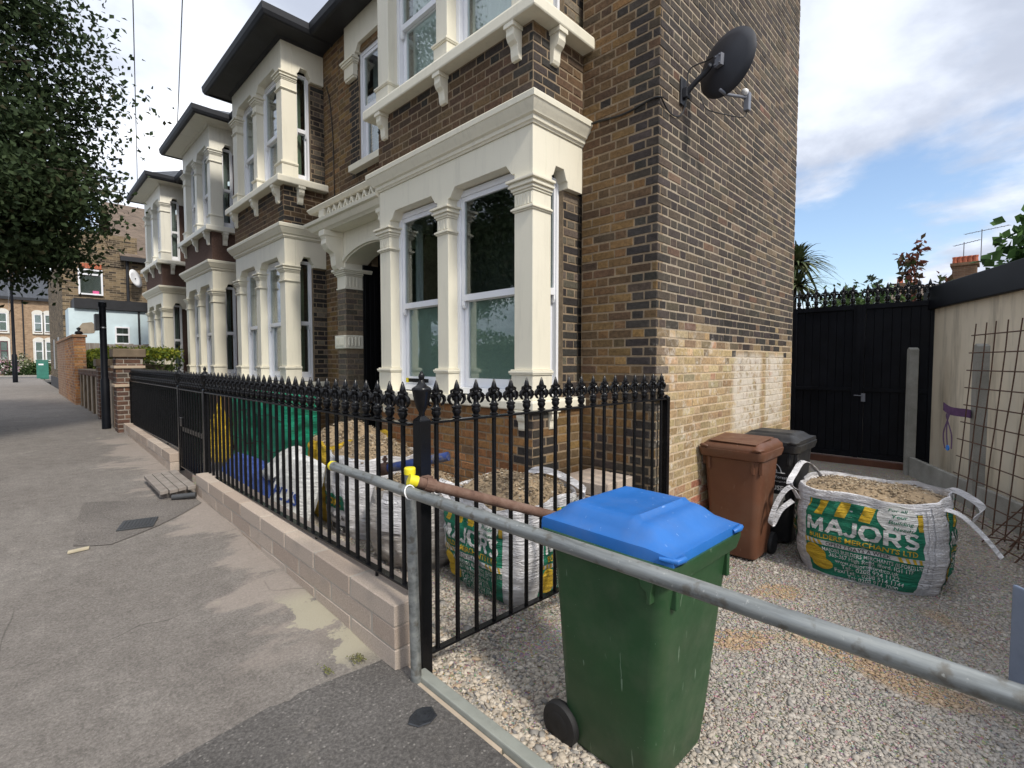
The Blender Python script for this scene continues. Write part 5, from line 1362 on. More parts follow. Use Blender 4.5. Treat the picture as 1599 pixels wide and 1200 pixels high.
# plastic sacks of plaster lying in a heap
def pillow(label, c, L_, W_, H_, yaw, pitch, roll, mat, prints=None, seed=1):
    t = thing('plaster_sack', label, 'sack', c, group='plastic sacks heaped behind the railing')
    R_ = Matrix.Rotation(yaw, 3, 'Z') @ Matrix.Rotation(pitch, 3, 'Y') @ Matrix.Rotation(roll, 3, 'X'); c = Vector(c)
    n = 22
    def Sf(u, v, top, off=0):
        e = max(0, (1-abs(u)**3.0)*(1-abs(v)**3.0)); h = H_/2*e**.5
        w = .018*mnoise.noise(Vector((u*3, v*3, seed)))+.012*mnoise.noise(Vector((u*7, v*7, seed+3)))
        return c+R_ @ Vector((u*L_/2*(1-.05*abs(v)**2), v*W_/2*(1-.05*abs(u)**2), (h+w*e**.3+off) if top else -(h)))
    vs = []; fs = []
    for top in (True, False):
        b = len(vs)
        for j in range(n+1):
            for i in range(n+1): vs.append(Sf(-1+2*i/n, -1+2*j/n, top))
        q = [(b+j*(n+1)+i, b+j*(n+1)+i+1, b+(j+1)*(n+1)+i+1, b+(j+1)*(n+1)+i) for j in range(n) for i in range(n)]
        fs += q if top else [f[::-1] for f in q]
    mk('sack_body', [tuple(p) for p in vs], fs, mat, t, smooth=True)
    for txt, u0, v0, wd, sz, pm in (prints or []):
        v, f = text_mesh(txt, 1., .03); xs = [x for x, y in v]; w0 = max(xs)-min(xs); mid = (max(xs)+min(xs))/2
        mk('lettering', [tuple(Sf(u0+(x-mid)*wd/w0, v0+y*sz, True, .006)) for x, y in v], f, pm, t)
    return t
pillow('white plastic sack with blue lettering standing at the front of the sack heap', (1.84, 4.74, .30), .62, .84, .22, rad(-80), rad(7), rad(72), 'bag_text', [('PLUS', .05, -.05, 1.25, .36, 'bag_blue')], 1)
pillow('blue plastic sack lying lowest in the sack heap', (1.80, 5.55, .19), .92, .54, .20, rad(-92), rad(-4), rad(55), 'bag_blue', None, 2)
pillow('white sack resting on top of the sack heap', (2.00, 5.42, .52), .74, .46, .18, rad(-100), rad(-10), rad(40), 'bag_text', None, 3)
pillow('dark blue sack at the far end of the sack heap', (1.86, 6.25, .30), .66, .44, .17, rad(-70), rad(10), rad(50), 'bag_blue', None, 4)
# concrete block pile in the corner by the bay
t = thing('block_pile', 'pile of pale pink concrete blocks in the corner below the bay', 'blocks', (3.3, 2.25, -.15))
for k in range(8):
    for j in range(2):
        m = MB(); o = .012*(k % 3)-.01
        m.box(3.115+o, 3.55+o*.3, 2.10+j*.226+o, 2.10+j*.226+.215+o, -.16+k*.104, -.16+k*.104+.100)
        if k < 7 or j < 2: obj('block', m, 'block', t, bevel=.006, seg=1)

# ------------------------------------------------------------------ satellite dish on the gable
t = thing('satellite_dish', 'black satellite dish on the upper gable wall', 'satellite dish', (3.98, 1.95, 3.9))
DC, DN = Vector((4.01, 1.63, 3.97)), Vector((.94, -.34, -.04)).normalized(); DU = Vector((0, 0, 1)).cross(DN).normalized(); DV = DN.cross(DU)
rings = []
for k, dz in ((1.0, .055), (1.03, .058), (1.03, .050), (.8, .026), (.55, .005), (.3, -.008), (.02, -.012)):
    rings.append([DC+DU*.26*k*math.cos(a)+DV*.24*k*math.sin(a)+DN*dz for a in [2*math.pi*i/40 for i in range(40)]])
inner = []
for k, dz in ((1.0, .056), (.8, .031), (.55, .010), (.3, -.003), (.02, -.007)):
    inner.append([DC+DU*.26*k*math.cos(a)+DV*.24*k*math.sin(a)+DN*dz for a in [2*math.pi*i/40 for i in range(40)]])
m = MB(); m.loft(rings, cap=False); m.loft(inner, cap=False); obj('reflector', m, 'dish_black', t, smooth=True)
m = MB(); m.obox(DC-DN*.03, DU*.03, DV*.045, DN*.018)
for a, b in ((-1, -1), (1, -1), (-1, 1), (1, 1)): m.lathe([(.008, 0), (.008, .012)], 6, DC-DN*.02+DU*.05*a*.4+DV*.05*b*.6-DN*.03, -DN)
obj('back_bracket', m, 'lnb_grey', t)
WM = Vector((3.985, 1.945, 3.93))
m = MB(); m.tube(smooth_path([WM+Vector((0, -.03, -.12)), WM+Vector((0, -.10, -.06)), WM+Vector((.0, -.20, .0)), DC-DN*.05+Vector((0, .05, -.02))], 4), .021, 12); obj('mount_arm', m, 'dish_black', t, smooth=True)
m = MB(); m.box(WM.x-.05, WM.x+.05, 1.93, 1.9405, WM.z-.20, WM.z+.02); m.box(WM.x-.03, WM.x+.03, 1.89, 1.9295, WM.z-.15, WM.z-.07); obj('wall_plate', m, 'dish_black', t, bevel=.004)
LB = DC-DV*.24; LE = DC+DN*.30-DV*.17-Vector((0, 0, .03))
m = MB(); m.tube([LB-DN*.01+DV*.02, LB+DN*.06, LE], .012, 8); obj('feed_arm', m, 'lnb_grey', t, smooth=True)
m = MB(); m.obox(LE+Vector((0, 0, -.035)), (.026, 0, 0), (0, .022, 0), (.006, 0, .075)); l_ = obj('receiver', m, 'lnb_grey', t, bevel=.006)
m = MB(); m.lathe([(.0, 0), (.026, .004), (.028, .02), (.02, .04), (0, .042)], 14, LE+Vector((-.025, 0, .03)), -DN); obj('feed_cap', m, 'white_plastic', l_, smooth=True)
m = MB(); m.tube(smooth_path([LE+Vector((0, 0, -.11)), LE+Vector((-.03, .02, -.16)), LE+Vector((-.2, .10, -.17)), LB+Vector((-.02, .1, -.10)), LB+Vector((-.05, .14, .0))]), .0045, 6); obj('cable', m, 'cable_black', t)
m = MB(); m.tube(smooth_path([DC-DN*.06+Vector((0, .02, .03)), WM+Vector((.03, -.2, .10)), WM+Vector((.0, -.06, .07)), WM+Vector((-.01, -.05, -.1)), WM+Vector((-.02, -.02, -.26)), (3.86, 1.935, 3.60), (3.72, 1.935, 3.60), (3.60, 1.928, 3.655)]), .006, 6); obj('cable', m, 'cable_black', t)
m = MB(); m.tube(smooth_path([(3.60, 1.928, 3.655), (3.583, 2.0, 3.66), (3.583, 2.25, 3.63), (3.583, 2.5, 3.655), (3.583, 2.66, 3.66)]), .009, 7); tag(obj('wall_cable', m, 'cable_black'), 'black cable running along the brick from gable corner to the bay cornice', 'cable')
m = MB(); m.tube(smooth_path([(3.585, 7.62, 5.9), (3.585, 7.50, 5.6), (3.585, 7.42, 5.0), (3.585, 7.40, 4.2), (3.585, 7.39, 3.75)]), .007, 6); tag(obj('wall_cable', m, 'cable_black'), 'thin black cable running down the brick between two upper bays', 'cable')

# ------------------------------------------------------------------ yard: gate, side wall, posts, mesh
XG = 10.2; zgt = -.19
t = thing('double_gate', 'tall solid black double gate with fleur finials across the side passage', 'gate', (XG, 1.7, zgt))
for (ya, yb) in ((1.735, 2.74), (.72, 1.705)):
    m = MB(); m.box(XG-.03, XG+.03, ya, ya+.07, zgt+.15, 2.58); lf = obj('leaf_frame', m, 'black_satin', t, bevel=.004)
    for (a, b, c, d) in ((yb-.07, yb, zgt+.15, 2.58), (ya+.071, yb-.071, 2.50, 2.579), (ya+.071, yb-.071, 1.10, 1.16), (ya+.071, yb-.071, zgt+.15, zgt+.23)):
        m = MB(); m.box(XG-.029, XG+.03, a, b, c, d); obj('frame_rail', m, 'black_satin', lf, bevel=.004)
    n = 7; g = (yb-ya-.142)/n
    for i in range(n):
        m = MB(); m.box(XG+.0, XG+.015+.001*(i%2), ya+.0715+g*i+.004, ya+.0715+g*(i+1)-.004, zgt+.231, 2.499); obj('board', m, 'black_satin', lf, bevel=.003)
    m = MB(); m.box(XG+.0175, XG+.025, ya+.0715, yb-.0715, zgt+.231, 2.499); obj('backing', m, 'black_satin', lf)
    for i in range(7):
        o = inst('finial', FIN, lf, (XG, ya+.09+(yb-ya-.18)*i/6, 2.58), rad(90)); o.scale = (1.75, 1.75, 1.75)
m = MB(); m.box(XG-.045, XG-.0301, 1.69, 1.75, zgt+.15, 2.58); obj('cover_strip', m, 'black_satin', t)
m = MB(); m.box(XG-.06, XG-.03, 1.60, 1.66, .93, 1.07); m.tube([(XG-.07, 1.63, 1.03), (XG-.075, 1.76, 1.035)], .008, 8); obj('handle', m, 'lnb_grey', t, bevel=.003)
m = MB(); m.box(XG-.02, XG+.06, 2.76, 2.84, zgt, 2.7); obj('gate_post', m, 'black_satin', t, bevel=.004)
m = MB(); m.box(XG-.02, XG+.06, .60, .70, zgt, 2.7); obj('gate_post', m, 'black_satin', t, bevel=.004)
m = MB(); m.box(XG-.08, XG+.08, .70, 2.75, -.4, zgt+.13); tag(obj('gate_sill', m, 'red_step'), 'brown brick sill under the black double gate', 'sill')
# garage side wall
WA, WB_ = Vector((10.3, .80, 0)), Vector((2.2, -2.95, 0)); WD = (WB_-WA).normalized(); WN = Vector((WD.y, -WD.x, 0)); WN = WN if WN.y > 0 else -WN
Lw = (WB_-WA).length
t = thing('garage', 'rendered cream garage side wall with deep black roof trim', 'garage', (10.3, .8, 0))
m = MB((WA, WD, WN)); m.box(0, Lw, -.2, 0, -.4, 2.50); obj('wall', m, 'render_wall', t)
m = MB((WA, WD, WN)); m.box(-.1, Lw+.1, -.25, .07, 2.43, 2.78); obj('roof_trim', m, 'black_satin', t, bevel=.01)
m = MB((WA, WD, WN)); m.box(-.1, Lw+.1, -3.5, -.251, 2.5, 2.68); obj('roof', m, 'fascia_black', t)
m = MB((WA, WD, WN)); m.box(-.2, 0, -3.4, -.0, -.4, 2.49); obj('end_wall', m, 'render_wall', t)
# concrete posts and gravel boards
def cpost(label, p, h):
    m = MB(); P = Vector((p[0], p[1], 0)); m.frame(P, WD, WN)
    zt_ = zgrav(p[0], p[1])+h; pr = [(-.055, -.4), (.055, -.4), (.055, zt_-.03), (.0, zt_), (-.055, zt_-.03)]
    m.prism(pr, -.06, .06); tag(obj('concrete_post', m, 'concrete', bevel=.008), label, 'fence post', 'concrete fence posts along the garage wall')
# placed 0.3 m off the wall
off = .36
def onfence(u): return WA+WD*u+WN*off
p1 = onfence(.42); p2 = onfence(2.32); p3 = onfence(4.22)
cpost('concrete fence post nearest the black gate', p1, 1.98); cpost('concrete fence post with a purple strap, behind the steel mesh', p2, 1.98)
for u0, u1, lab in ((.50, 2.25, 'concrete gravel board between the two concrete posts'), (2.40, 4.2, 'concrete gravel board lying behind the steel mesh')):
    m = MB((WA, WD, WN)); m.box(u0, u1, off-.03, off+.03, -.35, .14); tag(obj('gravel_board', m, 'concrete', bevel=.008), lab, 'gravel board')
# welded steel mesh sheets
def mesh_sheet(label, O, U, V, nu, nv, sp, mat='rebar_rust', r=.0066):
    t = thing('steel_mesh', label, 'steel mesh', O); O, U, V = Vector(O), Vector(U).normalized(), Vector(V).normalized(); N = U.cross(V)
    for i in range(nu):
        a = O+U*(sp*(i+.35)); pts = [a+V*(sp*nv*k/8)+N*(.02*mnoise.noise(Vector((i*.7, k*.4, O.x)))) for k in range(9)]; obj('rod', MB().tube(pts, r, 6), mat, t)
    for j in range(nv):
        a = O+V*(sp*(j+.35))+N*.008; pts = [a+U*(sp*nu*k/8)+N*(.02*mnoise.noise(Vector((9+k*.4, j*.7, O.x)))) for k in range(9)]; obj('rod', MB().tube(pts, r, 6), mat, t)
    return t
O1 = Vector((7.74, .36, -.16))
mesh_sheet('large rusty steel mesh sheet leaning on the garage wall', O1, WD, (.02, -.13, 2.1), 12, 11, .20)
mesh_sheet('lower rusty steel mesh offcut lying at a slant in front of the large sheet', Vector((6.55, .10, -.14)), Vector((-.80, -.52, .22)), Vector((.25, -.55, .75)), 10, 5, .17)
mesh_sheet('second short steel mesh offcut crossing it close to the ground', Vector((6.2, -.05, -.13)), Vector((-.86, -.42, .04)), Vector((.5, -.35, .55)), 9, 4, .17)
# purple strap with blue tag tied to mesh and post
sp0 = p2+Vector((0, 0, .98))
m = MB(); hw = .05
m.loft([[p+Vector((0, 0, z)) for z in (-hw, hw)]+[p+Vector((.004, .004, hw)), p+Vector((.004, .004, -hw))] for p in smooth_path([sp0-WD*.05+WN*.068, sp0+WN*.075, sp0+WD*.0+WN*.11+Vector((0, 0, .01)), sp0-WD*.16+WN*.2+Vector((0, 0, .02)), sp0-WD*.26+WN*.24+Vector((0, 0, .07))])])
t = obj('strap', m, 'strap_purple'); tag(t, 'purple lifting strap tied round the second concrete post', 'strap')
q0 = sp0-WD*.18+WN*.21
for dx, dz in ((-.02, -.42), (-.10, -.46), (.10, -.44)):
    pts = smooth_path([q0, q0-WD*(.04+dx*.3)+Vector((0, 0, -.05)), q0-WD*(.03-dx)+Vector((0, 0, dz*.6)), q0-WD*(.0-dx*.8)+Vector((0, 0, dz))])
    m = MB(); m.loft([[p-WD*.014, p+WD*.014, p+WD*.014+WN*.003, p-WD*.014+WN*.003] for p in pts]); obj('strap_tail', m, 'strap_purple', t)
pe = q0+Vector((0, 0, -.44)); m = MB(); m.lathe([(.0, 0), (.035, 0), (.035, .012), (0, .012)], 8, pe-WD*(-.0), WN); obj('tag', m, 'tag_blue', t)
# blue-grey board propped on the right
m = MB((Vector((3.62, -.09, -.17)), Vector((-.72, -.69, 0)), Vector((-.69, .72, 0)))); m.box(0, .9, -.012, .012, 0, .62); tag(obj('building_board', m, 'blue_board', bevel=.01), 'blue-grey sheet board standing on edge at the right of the drive', 'board')

# ------------------------------------------------------------------ vegetation
def leaf_mesh(name, P, Nrm, size, cols, parent, aspect=.55, mat='leaves', fold=.25, seed=1):
    """many small folded leaves: P (n,3), size (n,)"""
    rg = np.random.default_rng(seed); n = len(P); P = np.asarray(P, float); size = np.asarray(size, float)
    d = rg.normal(size=(n, 3)); d[:, 2] -= .35; d /= np.linalg.norm(d, axis=1)[:, None]
    nn = rg.normal(size=(n, 3)) + (np.asarray(Nrm)*1.2 if Nrm is not None else 0)+np.array([0, 0, .7]); s_ = np.cross(d, nn); s_ /= np.linalg.norm(s_, axis=1)[:, None]+1e-9; up = np.cross(s_, d)
    L_ = size[:, None]; w = L_*aspect
    V = np.stack([P, P+d*L_*.5+s_*w*.5+up*L_*fold*.4, P+d*L_, P+d*L_*.5-s_*w*.5+up*L_*fold*.4], 1)
    F = np.array([(0, 1, 2), (0, 2, 3)])[None]+np.arange(n)[:, None, None]*4; F = F.reshape(-1, 3)
    if parent is not None: V = V-np.array(WL[parent.name])
    me = bpy.data.meshes.new(name); me.vertices.add(n*4); me.vertices.foreach_set('co', V.astype(np.float32).ravel())
    me.loops.add(len(F)*3); me.loops.foreach_set('vertex_index', F.astype(np.int32).ravel())
    me.polygons.add(len(F)); me.polygons.foreach_set('loop_start', np.arange(0, len(F)*3, 3, dtype=np.int32)); me.update(calc_edges=True)
    ca = me.color_attributes.new('Col', 'FLOAT_COLOR', 'POINT'); cc = np.ones((n, 4, 4), np.float32); cc[:, :, :3] = np.asarray(cols)[:, None, :]; ca.data.foreach_set('color', cc.ravel())
    me.materials.append(MATS[mat]); o = bpy.data.objects.new(name, me); COL.objects.link(o)
    if parent is not None: o.parent = parent
    return o
def ellipsoid_clumps(rg, c, r, nc, nl, spread, shell=.55):
    P = []; N = []
    for _ in range(nc):
        d = rg.normal(size=3); d /= np.linalg.norm(d); k = shell+(1-shell)*rg.uniform()**.6
        cc = np.array(c)+d*np.array(r)*k
        q = rg.normal(size=(nl, 3))*np.array(spread)*rg.uniform(.6, 1.3); P.append(cc+q); N.append(np.repeat(d[None], nl, 0))
    return np.concatenate(P), np.concatenate(N)
# big street tree on the left
t = thing('street_tree', 'large dark leafy street tree overhanging the pavement', 'tree', (-1.15, 10.4, .4))
m = MB(); m.tube([(-1.15, 10.4, .3), (-1.13, 10.4, 1.2), (-1.18, 10.45, 2.6), (-1.25, 10.5, 4.2), (-1.3, 10.55, 6.5), (-1.35, 10.6, 8.2)], [.22, .17, .15, .13, .09, .04], 12); obj('trunk', m, 'bark', t, smooth=True)
rg = np.random.default_rng(3); PP = []; NN = []
for a in range(16):
    an = rg.uniform(0, 6.28); z = rg.uniform(2.6, 6.5); ln = rg.uniform(1.4, 2.5)
    pts = [(-1.2, 10.45, z), (-1.2+math.cos(an)*ln*.5, 10.45+math.sin(an)*ln*.5, z+.5), (-1.2+math.cos(an)*ln, 10.45+math.sin(an)*ln, z+.7)]
    obj('limb', MB().tube(smooth_path(pts, 3), [.06, .055, .05, .04, .035, .02, .012], 6), 'bark', t, smooth=True)
for c, r, nc, nl, sp in (((-1.55, 10.5, 5.4), (2.55, 2.6, 2.5), 260, 330, (.32, .32, .24)), ((-1.75, 10.5, 8.0), (1.8, 2.1, 1.9), 120, 300, (.30, .30, .25)), ((-1.15, 10.3, 3.75), (2.15, 2.5, 1.0), 150, 330, (.30, .30, .18))):
    p, q = ellipsoid_clumps(rg, c, r, nc, nl, sp); PP.append(p); NN.append(q)
# loose sprays that break the outline
for k in range(5):
    z = rg.uniform(3.0, 7.6); y = rg.uniform(9.0, 11.0); x0 = .55 if z < 6 else .1
    n = 70; tt = rg.uniform(0, 1, n)
    obj('twig', MB().tube([(x0-.5, y, z), (x0, y, z+.02), (x0+.75, y+.2, z+.12)], [.016, .012, .006], 5), 'bark', t)
    p = np.stack([x0+tt*.75, y+tt*.2+rg.normal(0, .06, n), z+tt*.12+rg.normal(0, .07, n)], 1); PP.append(p); NN.append(np.tile([1, 0, .2], (n, 1)))
p = np.concatenate(PP); q = np.concatenate(NN)
leaf_mesh('crown', p, q, rg.uniform(.06, .11, len(p)), palette(len(p), [(4, (.040, .064, .026)), (3, (.034, .054, .024)), (2, (.050, .074, .030)), (.5, (.062, .060, .030))], 3, .15), t, .6)

def shrub(name, label, cat, c, r, n, size, pal, seed=1, group=None, trunk=True, clumps=18, aspect=.55):
    t = thing(name, label, cat, (c[0], c[1], c[2]-r[2]), group=group); rg = np.random.default_rng(seed)
    p, q = ellipsoid_clumps(rg, c, r, clumps, max(4, n//clumps), (r[0]*.22, r[1]*.22, r[2]*.22), .45)
    leaf_mesh('crown', p, q, rg.uniform(size*.7, size*1.3, len(p)), palette(len(p), pal, seed, .25), t, aspect)
    if trunk:
        m = MB()
        for k in range(4):
            a = k*1.7; m = MB(); m.tube([(c[0]+.05*math.cos(a), c[1]+.05*math.sin(a), c[2]-r[2]-1.2), (c[0]+r[0]*.3*math.cos(a), c[1]+r[1]*.3*math.sin(a), c[2]-.3*r[2]), (c[0]+r[0]*.6*math.cos(a), c[1]+r[1]*.6*math.sin(a), c[2]+r[2]*.5)], [.03, .02, .008], 6); obj('stem', m, 'bark', t)
    return t
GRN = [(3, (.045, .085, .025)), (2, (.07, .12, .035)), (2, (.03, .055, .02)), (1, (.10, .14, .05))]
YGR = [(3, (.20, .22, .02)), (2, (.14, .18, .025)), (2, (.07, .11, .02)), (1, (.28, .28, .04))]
# hedge seen between sign post and last bay
t = thing('hedge', 'clipped yellow-green hedge behind the neighbour\'s garden wall', 'hedge', (2.1, 14.0, .4))
rg = np.random.default_rng(8); n = 15000
n = 70000; p = np.stack([rg.uniform(1.5, 2.75, n), rg.uniform(13.2, 20.2, n), rg.uniform(.5, 1.90, n)], 1)
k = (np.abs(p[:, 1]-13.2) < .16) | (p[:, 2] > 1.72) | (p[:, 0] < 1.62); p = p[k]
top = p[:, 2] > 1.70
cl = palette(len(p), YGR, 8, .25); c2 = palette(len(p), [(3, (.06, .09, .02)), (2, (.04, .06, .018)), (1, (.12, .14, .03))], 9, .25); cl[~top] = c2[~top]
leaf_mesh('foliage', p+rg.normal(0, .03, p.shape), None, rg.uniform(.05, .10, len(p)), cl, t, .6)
m = MB(); m.box(1.7, 2.6, 13.5, 20, .3, 1.55); obj('inner_branches', m, 'bark', t)

# ------------------------------------------------------------------ left background
def brick_pier(label, x0, x1, y0, y1, zb, zt, cap=True, pal=NGB, group=None, bands=()):
    t = thing('brick_pier', label, 'pier', (x0, y0, zb), group=group); bl = []
    m = MB(); m.box(x0, x1, y0, y1, zb-.3, zt); obj('core', m, 'mortar_wall', t)
    cf = lambda u, z, s_: pick(pal)
    brick_segment(bl, (x0, y0-.005, 0), (0, 1, 0), (-1, 0, 0), y1-y0+.005, zb-.1, zt, cf); brick_segment(bl, (x0+.001, y0, 0), (1, 0, 0), (0, -1, 0), x1-x0, zb-.1, zt, cf, phase=.07); brick_segment(bl, (x1, y0, 0), (0, 1, 0), (1, 0, 0), y1-y0, zb-.1, zt, cf)
    emit_bricks(bl, t, 300)
    for z in bands:
        m = MB(); m.box(x0-.03, x1+.03, y0-.03, y1+.03, z, z+.045); obj('band', m, 'beige_brick_render', t, bevel=.006)
    if cap:
        m = MB(); m.box(x0-.04, x1+.04, y0-.04, y1+.04, zt+.001, zt+.14); obj('cap', m, 'brown_brick_far', t, bevel=.012)
    return t
brick_pier('tall brick pier with brown cap where the far railing ends', 1.17, 1.52, 10.08, 10.42, .44, 1.68, bands=(1.50, 1.20))
brick_pier('second brick pier along the neighbour\'s wall, beyond the black sign post', 1.16, 1.48, 12.3, 12.62, .5, 1.52, bands=())
t = thing('neighbour_wall', 'neighbour\'s low brick wall with rendered recessed panels and brick coping', 'wall', (1.2, 10.4, .45)); bl = []
for (ya, yb) in ((10.425, 12.295), (12.625, 16.9)):
    m = MB(); m.box(1.23, 1.42, ya, yb, .2, 1.30); obj('panel_wall', m, 'beige_brick_render', t)
    m = MB(); m.box(1.195, 1.45, ya, yb, 1.301, 1.43); obj('coping', m, 'brown_brick_far', t, bevel=.01)
    y = ya+.25
    while y < yb-.2:
        m = MB(); m.box(1.19, 1.23-.0005, y, y+.2, .2, 1.30); obj('strip', m, 'brown_brick_far', t); y += .85
    brick_segment(bl, (1.19, ya, 0), (0, 1, 0), (-1, 0, 0), yb-ya, 1.30, 1.44, lambda u, z, s_: pick(NGB))
emit_bricks(bl, t, 40)
t = thing('orange_wall', 'taller orange brick boundary wall further along the pavement', 'wall', (1.12, 17, .5)); bl = []
m = MB(); m.box(1.13, 1.37, 17.0, 23.6, .2, 2.25); obj('core', m, 'orange_far', t)
OPAL = [(4, (.36, .17, .07)), (3, (.42, .22, .10)), (2, (.30, .14, .07)), (1, (.22, .12, .08))]
brick_segment(bl, (1.135, 17.0, 0), (1, 0, 0), (0, -1, 0), .23, .4, 2.25, lambda u, z, s_: pick(OPAL)); brick_segment(bl, (1.13, 17.0, 0), (0, 1, 0), (-1, 0, 0), 3.0, .4, 2.25, lambda u, z, s_: pick(OPAL)); emit_bricks(bl, t, 100)
m = MB(); m.box(1.10, 1.40, 16.97, 23.6, 2.251, 2.32); obj('coping', m, 'orange_far', t, bevel=.01)
m = MB(); m.lathe([(.05, 0), (.09, .03), (.07, .08), (.02, .10), (.05, .16), (.0, .2)], 12, (1.25, 17.15, 2.32)); obj('ornament', m, 'black_satin', t, smooth=True)
# brown brick house with blue painted ground floor
t = thing('corner_house', 'brown brick house with pale blue painted ground floor beyond the row', 'house', (1.34, 24, .4))
m = MB(); m.box(1.34, 9.5, 24, 33, .2, 5.6); obj('wall', m, 'stock_far', t)
m = MB(); m.box(1.34, 3.55, 23.97, 24.2, 5.2, 6.4); obj('gable', m, 'stock_far', t)
m = MB(); m.loft([[(x, 23.8, 5.55), (x, 28.5, 8.6), (x, 33.2, 5.55), (x, 33.2, 5.65), (x, 28.5, 8.72), (x, 23.8, 5.66)] for x in (3.0, 9.7)]); obj('roof', m, 'tile_roof', t)
m = MB(); m.box(3.0, 9.7, 23.72, 23.82, 5.45, 5.62); obj('gutter', m, 'fascia_black', t)
m = MB(); m.box(1.40, 8.5, 22.6, 23.96, .2, 3.45); obj('extension', m, 'blue_render', t)
m = MB(); m.box(1.55, 8.6, 22.5, 23.96, 3.46, 3.80); obj('extension_fascia', m, 'fascia_black', t)
m = MB(); m.prism([(1.62, 2.75), (1.75, 2.95), (2.0, 3.0), (2.15, 2.85), (2.05, 2.62), (1.7, 2.58)], 22.59, 22.597); obj('bare_patch', m, 'bare_render', t)
def win_far(t, x0, x1, y, z0, z1, fr=.06, mat='upvc', bar=True, curtain='net_grey', sgn=-1):
    m = MB(); 
    for a, b, c, d in ((x0, x0+fr, z0, z1), (x1-fr, x1, z0, z1)): m.box(a, b, min(y, y+sgn*.05), max(y, y+sgn*.05), c, d)
    m.box(x0+fr, x1-fr, min(y, y+sgn*.05), max(y, y+sgn*.05), z1-fr, z1); m.box(x0+fr, x1-fr, min(y, y+sgn*.055), max(y, y+sgn*.055), z0, z0+fr)
    if bar: zm = lerp(z0, z1, .5 if bar is True else bar); m.box(x0+fr, x1-fr, min(y, y+sgn*.045), max(y, y+sgn*.045), zm-.03, zm+.03)
    w = obj('window', m, mat, t)
    m = MB(); m.box(x0+fr*.9, x1-fr*.9, min(y+sgn*.022, y+sgn*.028), max(y+sgn*.022, y+sgn*.028), z0+fr*.9, z1-fr*.9); obj('pane', m, 'glass', w)
    m = MB(); m.box(x0+fr*.9, x1-fr*.9, min(y+sgn*.003, y+sgn*.010), max(y+sgn*.003, y+sgn*.010), z0+fr*.9, z1-fr*.9); obj('blind', m, curtain, w)
    return w
w = win_far(t, 1.78, 2.48, 23.97, 4.08, 5.02, .055, bar=.80, curtain='room_wall')
m = MB(); m.box(2.18, 2.36, 23.935, 23.94, 4.14, 4.24); obj('pink_cloth', m, 'pink_cloth', w)
m = MB(); 
for i in range(8): m = MB(); m.obox((1.86+.08*i, 23.965, 5.13+.02*math.sin(i/7*3.14)), (.034, 0, .004*(i-3.5)), (0, .012, 0), (0, 0, .09)); obj('arch_brick', m, 'terracotta', t)
m = MB(); m.tube([(3.22, 23.93, 5.5), (3.22, 23.93, 3.8)], .05, 8); obj('downpipe', m, 'fascia_black', t)
m = MB(); DC2 = Vector((3.42, 23.6, 4.80)); dn = Vector((.75, -.6, .25)).normalized(); m.lathe([(.0, -.06), (.2, -.04), (.34, 0), (.35, .01), (.2, -.03), (.0, -.05)], 24, DC2, dn); obj('white_dish', m, 'white_plastic', t, smooth=True)
m = MB(); m.tube([(3.40, 23.95, 4.7), DC2], .02, 6); obj('dish_arm', m, 'lamp_grey', t)
win_far(t, 2.62, 3.05, 22.6, 2.25, 2.88, .05, bar=.55, curtain='room_wall')
m = MB(); m.box(3.85, 4.6, 22.575, 22.599, .4, 2.80); obj('side_door', m, 'room_dark', t); m = MB(); m.box(3.3, 3.36, 22.55, 22.598, .4, 3.45); obj('downpipe', m, 'fascia_black', t)
m = MB(); m.box(4.2, 4.35, 22.45, 22.59, 2.88, 2.98); obj('flood_lamp', m, 'lamp_grey', t)
for yy in (26.5, 29.5):
    m = MB(); m.box(1.325, 1.339, yy, yy+.7, 1.3, 2.6); obj('side_window', m, 'net_grey', t)
m = MB(); m.box(1.315, 1.339, 24.0, 33, .2, .95); obj('plinth', m, 'fascia_black', t)
t = thing('timber_fence', 'grey weathered close-boarded fence behind the yellow-green hedge', 'fence', (1.5, 20.6, .4))
for i in range(36): m = MB(); m.box(1.5+.125*i, 1.5+.125*i+.121, 20.6+.006*(i % 2), 20.62+.006*(i % 2), .35, 2.2+rnd.uniform(-.015, .015)); obj('board', m, 'timber_grey', t)
m = MB(); m.box(1.5, 6, 20.63, 20.68, 1.8, 1.88); obj('fence_rail', m, 'timber_grey', t)
# black sign post and lamp column
t = thing('sign_post', 'thick black post with a small plate seen edge-on, by the neighbour\'s wall', 'post', (1.10, 10.72, .4))
m = MB(); m.lathe([(.062, 0), (.062, .9), (.048, .93), (.048, 2.12), (.058, 2.125), (.058, 2.20), (.02, 2.215), (0, 2.22)], 14, (1.09, 10.72, .40)); obj('post', m, 'black_satin', t, autosmooth=40)
m = MB(); m.box(.985, 1.038, 10.62, 10.82, 2.13, 2.40); obj('plate', m, 'lamp_grey', t, bevel=.003)
m = MB(); m.lathe([(.05, 0), (.05, .02)], 14, (1.09, 10.72, 2.17)); obj('clip', m, 'steel_bolt', t)
t = thing('lamp_column', 'tall dark street lamp column at the far end of the pavement', 'street lamp', (.10, 38, .5))
m = MB(); m.lathe([(.11, 0), (.11, 1.5), (.075, 1.55), (.065, 4), (.05, 7.2)], 12, (.10, 38, .5)); obj('column', m, 'black_satin', t, autosmooth=40)
m = MB(); m.tube([(.10, 38, 7.6), (-.1, 38, 8.0), (-.9, 38, 8.1)], .04, 8); obj('arm', m, 'black_satin', t)
m = MB(); m.obox((-1.15, 38, 8.1), (.32, 0, 0), (0, .12, 0), (0, 0, .06)); obj('lantern', m, 'lamp_grey', t, bevel=.02)
t = thing('telecom_cabinet', 'green street telecom cabinet at the end of the far pavement', 'cabinet', (1.25, 46.5, .5))
